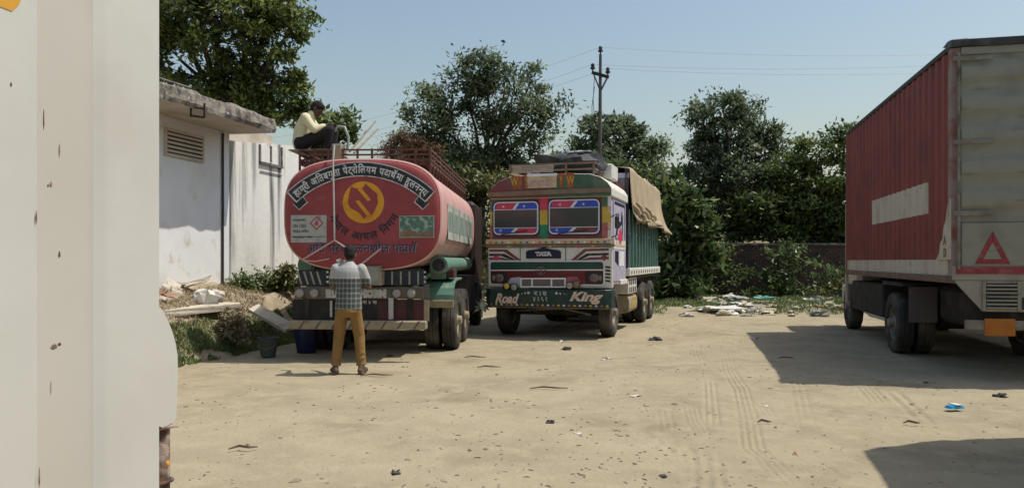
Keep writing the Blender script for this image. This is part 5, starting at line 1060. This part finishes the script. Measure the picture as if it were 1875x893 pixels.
# ------------------------------------------------------------------ rubble, slabs, litter, stones
def chunk(name, m, size, seed, label, cat, loc, rot, group=None, jag=.18):
    r_ = random.Random(seed); b = bmesh.new(); bmesh.ops.create_cube(b, size=1); bmesh.ops.subdivide_edges(b, edges=b.edges[:], cuts=2, use_grid_fill=True)
    for v in b.verts:
        k = Vector((r_.uniform(-1, 1), r_.uniform(-1, 1), r_.uniform(-1, 1))) * jag * .5; v.co += k; v.co.x *= size[0]; v.co.y *= size[1]; v.co.z *= size[2]
    me = bpy.data.meshes.new(name); b.to_mesh(me); b.free(); me.materials.append(m); o = put(name, me, None, loc, rot); return tag(o, label, cat, group)
M_pale = mat('pale_concrete', (.5, .45, .38), .95, .15, 6, c2=(.36, .29, .22), r2=(.5, .7), s2=6, bump=.6, bs=20); M_br2 = mat('broken_brick', (.3, .17, .12), .95, .25, 8, bump=.6, bs=20); M_sack = mat('white_sack', (.62, .6, .56), .8, .1, 5, bump=.4, bs=14)
M_slab = mat('slab_plaster', (.56, .51, .42), .9, .12, 5, c2=(.42, .36, .28), r2=(.5, .7), s2=5, bump=.4)
def bk_(px, py, Z): return at(px, py, Z)
for nm, m, sz, sd_, lb_, px, py, Z, rt in (
    ('concrete_slab', M_pale, (.62, .45, .1), 1, 'broken concrete slab tilted against the rubble beside the white building', 335, 537, 12.9, (.25, .5, .3)),
    ('concrete_slab', M_pale, (.45, .4, .08), 2, 'smaller pale slab lying on top of the rubble heap', 358, 517, 13.2, (-.1, -.3, .6)),
    ('brick_chunk', M_br2, (.3, .2, .16), 3, 'brown brick chunk at the left edge of the rubble heap', 303, 545, 12.5, (.2, .3, .2)),
    ('brick_chunk', M_br2, (.25, .2, .14), 4, 'reddish brick chunk below the tilted slab', 330, 556, 12.5, (.1, .1, .9)),
    ('stone_block', M_pale, (.2, .18, .16), 5, 'pale stone block at the right end of the rubble heap', 398, 541, 13.1, (.3, .2, .5)),
    ('stone_block', M_pale, (.16, .14, .14), 6, 'small white stone at the near edge of the rubble heap', 294, 553, 12.2, (.3, .1, .3)),
    ('stone_block', M_br2, (.24, .2, .14), 7, 'dusty brown stone between slab and white sack', 366, 552, 12.9, (.1, .4, .1))):
    chunk(nm, m, sz, sd_, lb_, 'rubble', bk_(px, py, Z), rt)
chunk('sack', M_sack, (.36, .26, .24), 31, 'white filled sack slumped on the rubble heap', 'sack', bk_(378, 545, 12.8), (.1, .25, .5), jag=.3)
chunk('kerb_slab', M_slab, (1.75, .3, .1), 8, 'long pale concrete strip along the top of the earth bank', 'kerb', bk_(352, 567, 12.3), (.05, -.03, R(62)), jag=.05)
chunk('plank_slab', M_slab, (.85, .24, .06), 9, 'flat pale board sloping down from the bank to the tanker bumper', 'board', bk_(497, 582, 13.3), (.35, .42, R(-20)), jag=.04)
rl = random.Random(12); M_lit = [mat('litter_white', (.62, .61, .57), .7, .15, 9, bump=.4), mat('litter_cream', (.5, .45, .34), .8, .2, 9, bump=.4), mat('litter_teal', (.12, .36, .32), .5, .2, 9), mat('litter_grey', (.3, .3, .29), .8, .2, 9, bump=.4), mat('litter_rust', (.36, .17, .1), .8, .2, 8)]
def scrap(name, m, px, py, wpx, hpx, seed, label, cat='litter', group=None, zup=0.):
    g_ = gnd(px, py); Z = g_.y; s = Z / F; gh = float(ground_h(np.array([g_.x]), np.array([Z]))[0]); return lump(name, m, (wpx * s / 2, max(wpx * s * .35, .04), hpx * s * .42), seed, label, cat, (g_.x, Z, gh - .01 + zup), rl.uniform(-.4, .4), 1.1, 12, 8, group=group, sm=20)
scrap('white_slab', M_lit[0], 1222, 560, 36, 7, 51, 'flat white foam slab lying right behind the truck rear wheels')
scrap('white_slab', M_lit[0], 1215, 569, 18, 5, 52, 'small white slab lying in front of the larger foam slab by the truck')
scrap('plastic_sheet', M_lit[2], 1400, 555, 38, 14, 53, 'teal plastic sheet on the littered verge before the brick wall', 'plastic')
scrap('plastic_sheet', M_lit[0], 1312, 574, 70, 12, 54, 'widest white plastic sheet along the front of the rubbish strip', 'plastic')
scrap('plastic_sheet', M_lit[1], 1265, 560, 34, 18, 55, 'cream crumpled sack among the rubbish left of the white sheet', 'plastic')
scrap('plastic_sheet', M_lit[0], 1258, 572, 16, 10, 56, 'round white plastic bag at the left end of the rubbish strip', 'plastic')
scrap('cardboard', M_lit[4], 1508, 572, 22, 8, 57, 'rust coloured cardboard scrap on the verge near the container truck', 'cardboard')
scrap('paper_sheet', M_lit[0], 1486, 571, 20, 6, 58, 'white paper beside the rust coloured cardboard', 'paper')
for k in range(64):
    px = rl.choice([rl.uniform(1230, 1420), rl.uniform(1215, 1560)]); py = 553 + rl.random() ** 1.2 * 26; mt = rl.choice(M_lit[:2] + [M_lit[3], M_lit[1]]); scrap('rubbish_scrap', mt, px, py, rl.uniform(8, 30), rl.uniform(5, 13), 100 + k, {'litter_white': 'white', 'litter_cream': 'cream', 'litter_grey': 'grey'}[mt.name] + ' crumpled scrap at the ' + ('front' if py > 566 else 'back') + ' of the rubbish strip, ' + ('painted truck end' if px < 1290 else 'container truck end' if px > 1440 else 'in its middle'), 'litter', 'scraps of the rubbish strip')
M_stn = mat('dark_stone', (.07, .062, .055), .9, .3, 9, bump=.6); M_card = mat('pale_paper', (.55, .52, .45), .8, .15, 8)
for px, py, w_, h_, m, lb_ in ((1038, 640, 14, 8, M_stn, 'dark round stone on the dirt before the painted truck bumper'), (1025, 626, 9, 5, M_card, 'small pale stone just under the painted truck bumper'), (1199, 622, 20, 8, M_stn, 'black flat object on the dirt right of the painted truck front wheel'),
    (725, 862, 14, 10, M_stn, 'dark stone alone on the near dirt below the standing man'), (1009, 772, 16, 8, M_stn, 'brown wood chip in the middle of the near dirt'), (1832, 725, 18, 10, M_stn, 'dark clod at the right edge between the two shadows'), (1215, 870, 12, 7, M_stn, 'small dark stone at the bottom middle of the yard'), (1056, 792, 14, 5, M_card, 'pale leaf scrap near the wood chip'), (1162, 725, 22, 6, M_card, 'pale scrap of paper left of the tyre tracks'), (1110, 655, 18, 5, M_card, 'white scrap on the dirt in front of the painted truck'), (1380, 617, 12, 6, M_card, 'white scrap at the far corner of the container truck shadow'), (1456, 826, 8, 6, M_lit[4], 'small rusty stone beside the near tyre tracks'), (715, 650, 8, 5, M_stn, 'stone lodged by the tanker rear tyre'), (1695, 698, 10, 6, M_stn, 'dark lump on the edge of the container truck shadow'), (1405, 738, 30, 4, M_card, 'flat pale strip lying beside the tyre tracks')):
    scrap('stone' if m in (M_stn, M_lit[4]) else 'paper_scrap', m, px, py, w_, h_, int(px + py), lb_, 'stone' if m in (M_stn, M_lit[4]) else 'paper')
pk = gnd(1748, 748); pkt = thing('drink_packet', 'bright blue and white packet on the sunlit dirt between the shadows', 'packet', (pk.x, pk.y, .0), .2)
b = MB(); b.rings([[(x, -.045 + .0, .008), (x, .045, .008), (x, .035, h_), (x, -.035, h_)] for x, h_ in ((-.085, .012), (-.07, .035), (0, .045), (.065, .036), (.085, .012))]).build('wrapper', mat('packet_blue', (.03, .3, .55), .35), pkt); bx(pkt, 'label_band', M_lit[0], -.02, .045, -.05, .05, .0465, .05, 0)
M_twig = mat('dry_twig', (.13, .09, .06), .9, .2, 8)
for px, py, ln_, a in ((1005, 712, 70, .02), (895, 673, 44, .1), (870, 655, 40, 0.), (445, 822, 50, .25), (1440, 656, 30, 0.05), (1400, 774, 26, 0), (1670, 776, 30, -.1), (690, 688, 60, .1), (1170, 540, 1, 0)):
    if ln_ < 5: continue
    g_ = gnd(px, py); s = g_.y / F; h_ = ln_ * s / 2; tw = MB().tube([(-h_, 0, .01), (-h_ * .3, .03, .025), (h_ * .4, -.02, .02), (h_, .02, .01)], [.006, .011, .01, .005], 6).build('twig', M_twig); tw.location = g_ + Vector((0, 0, .0)); tw.rotation_euler = (0, 0, a)
    tag(tw, {1005: 'longest straight twig on the open dirt', 895: 'twig on the dirt between the tanker wheel and painted truck', 870: 'thin twig just right of the tanker rear tyre', 445: 'forked twig on the near dirt by the white truck', 1440: 'dark stick inside the container truck shadow', 1400: 'short stick on the tyre tracks', 1670: 'stick on the dirt below the container truck shadow', 690: 'thin stick behind the standing man on the right'}[px], 'twig')
# gravel and chips
n = 1500; r_ = np.random.default_rng(99); Yg = 5 + 14 * r_.uniform(0, 1, n) ** 1.6; Xg = r_.uniform(-.52, .67, n) * Yg; Zg = ground_h(Xg, Yg); sz = r_.uniform(.006, .017, n) * (1 + (r_.uniform(size=n) > .96) * 1.2); V = []; Fs = []
for i in range(n):
    a = r_.uniform(0, 6.28); o = len(V); sx, sy, sz_ = sz[i] * r_.uniform(.7, 1.8), sz[i] * r_.uniform(.6, 1.1), sz[i] * r_.uniform(.35, .7)
    for dx, dy, dz in ((1, 0, .3), (0, 1, .2), (-1, 0, .3), (0, -1, .2), (.1, .1, 1), (0, 0, -.5)): V.append((Xg[i] + (dx * math.cos(a) * sx - dy * math.sin(a) * sy), Yg[i] + dx * math.sin(a) * sx + dy * math.cos(a) * sy, Zg[i] + dz * sz_))
    Fs += [(o + p, o + (p + 1) % 4, o + 4) for p in range(4)] + [(o + (p + 1) % 4, o + p, o + 5) for p in range(4)]
gv = MB().add(V, Fs).build('gravel', mat('gravel_chips', (.2, .165, .12), .95, .4, 1.7, c2=(.36, .32, .25), r2=(.5, .55), s2=2.3), recalc=False); stuff(gv, 'scattered small stones and chips on the dirt yard', 'gravel')

n = 900; r_ = np.random.default_rng(123); Yg = 5 + 15 * r_.uniform(0, 1, n) ** 1.5; Xg = r_.uniform(-.5, .67, n) * Yg; kp = fbm(Xg * .8, Yg * .5, 140) > .12; Xg = Xg[kp]; Yg = Yg[kp]; Zg = ground_h(Xg, Yg); b = MB()
for i in range(len(Xg)):
    a = r_.uniform(-1.5, 1.5); L_ = r_.uniform(.008, .03); d = Vector((math.cos(a), math.sin(a), 0)) * L_; p = Vector((Xg[i], Yg[i], Zg[i] + .002)); b.tube([p - d, p + d * .2 + Vector((0, .3 * L_ * r_.uniform(-1, 1), .002)), p + d], [.002, .004, .002], 4)
stuff(b.build('wood_chips', mat('chips_brown', (.16, .12, .08), .9, .4, 2.), recalc=False), 'scattered dry wood chips and stalks on the dirt yard', 'debris')
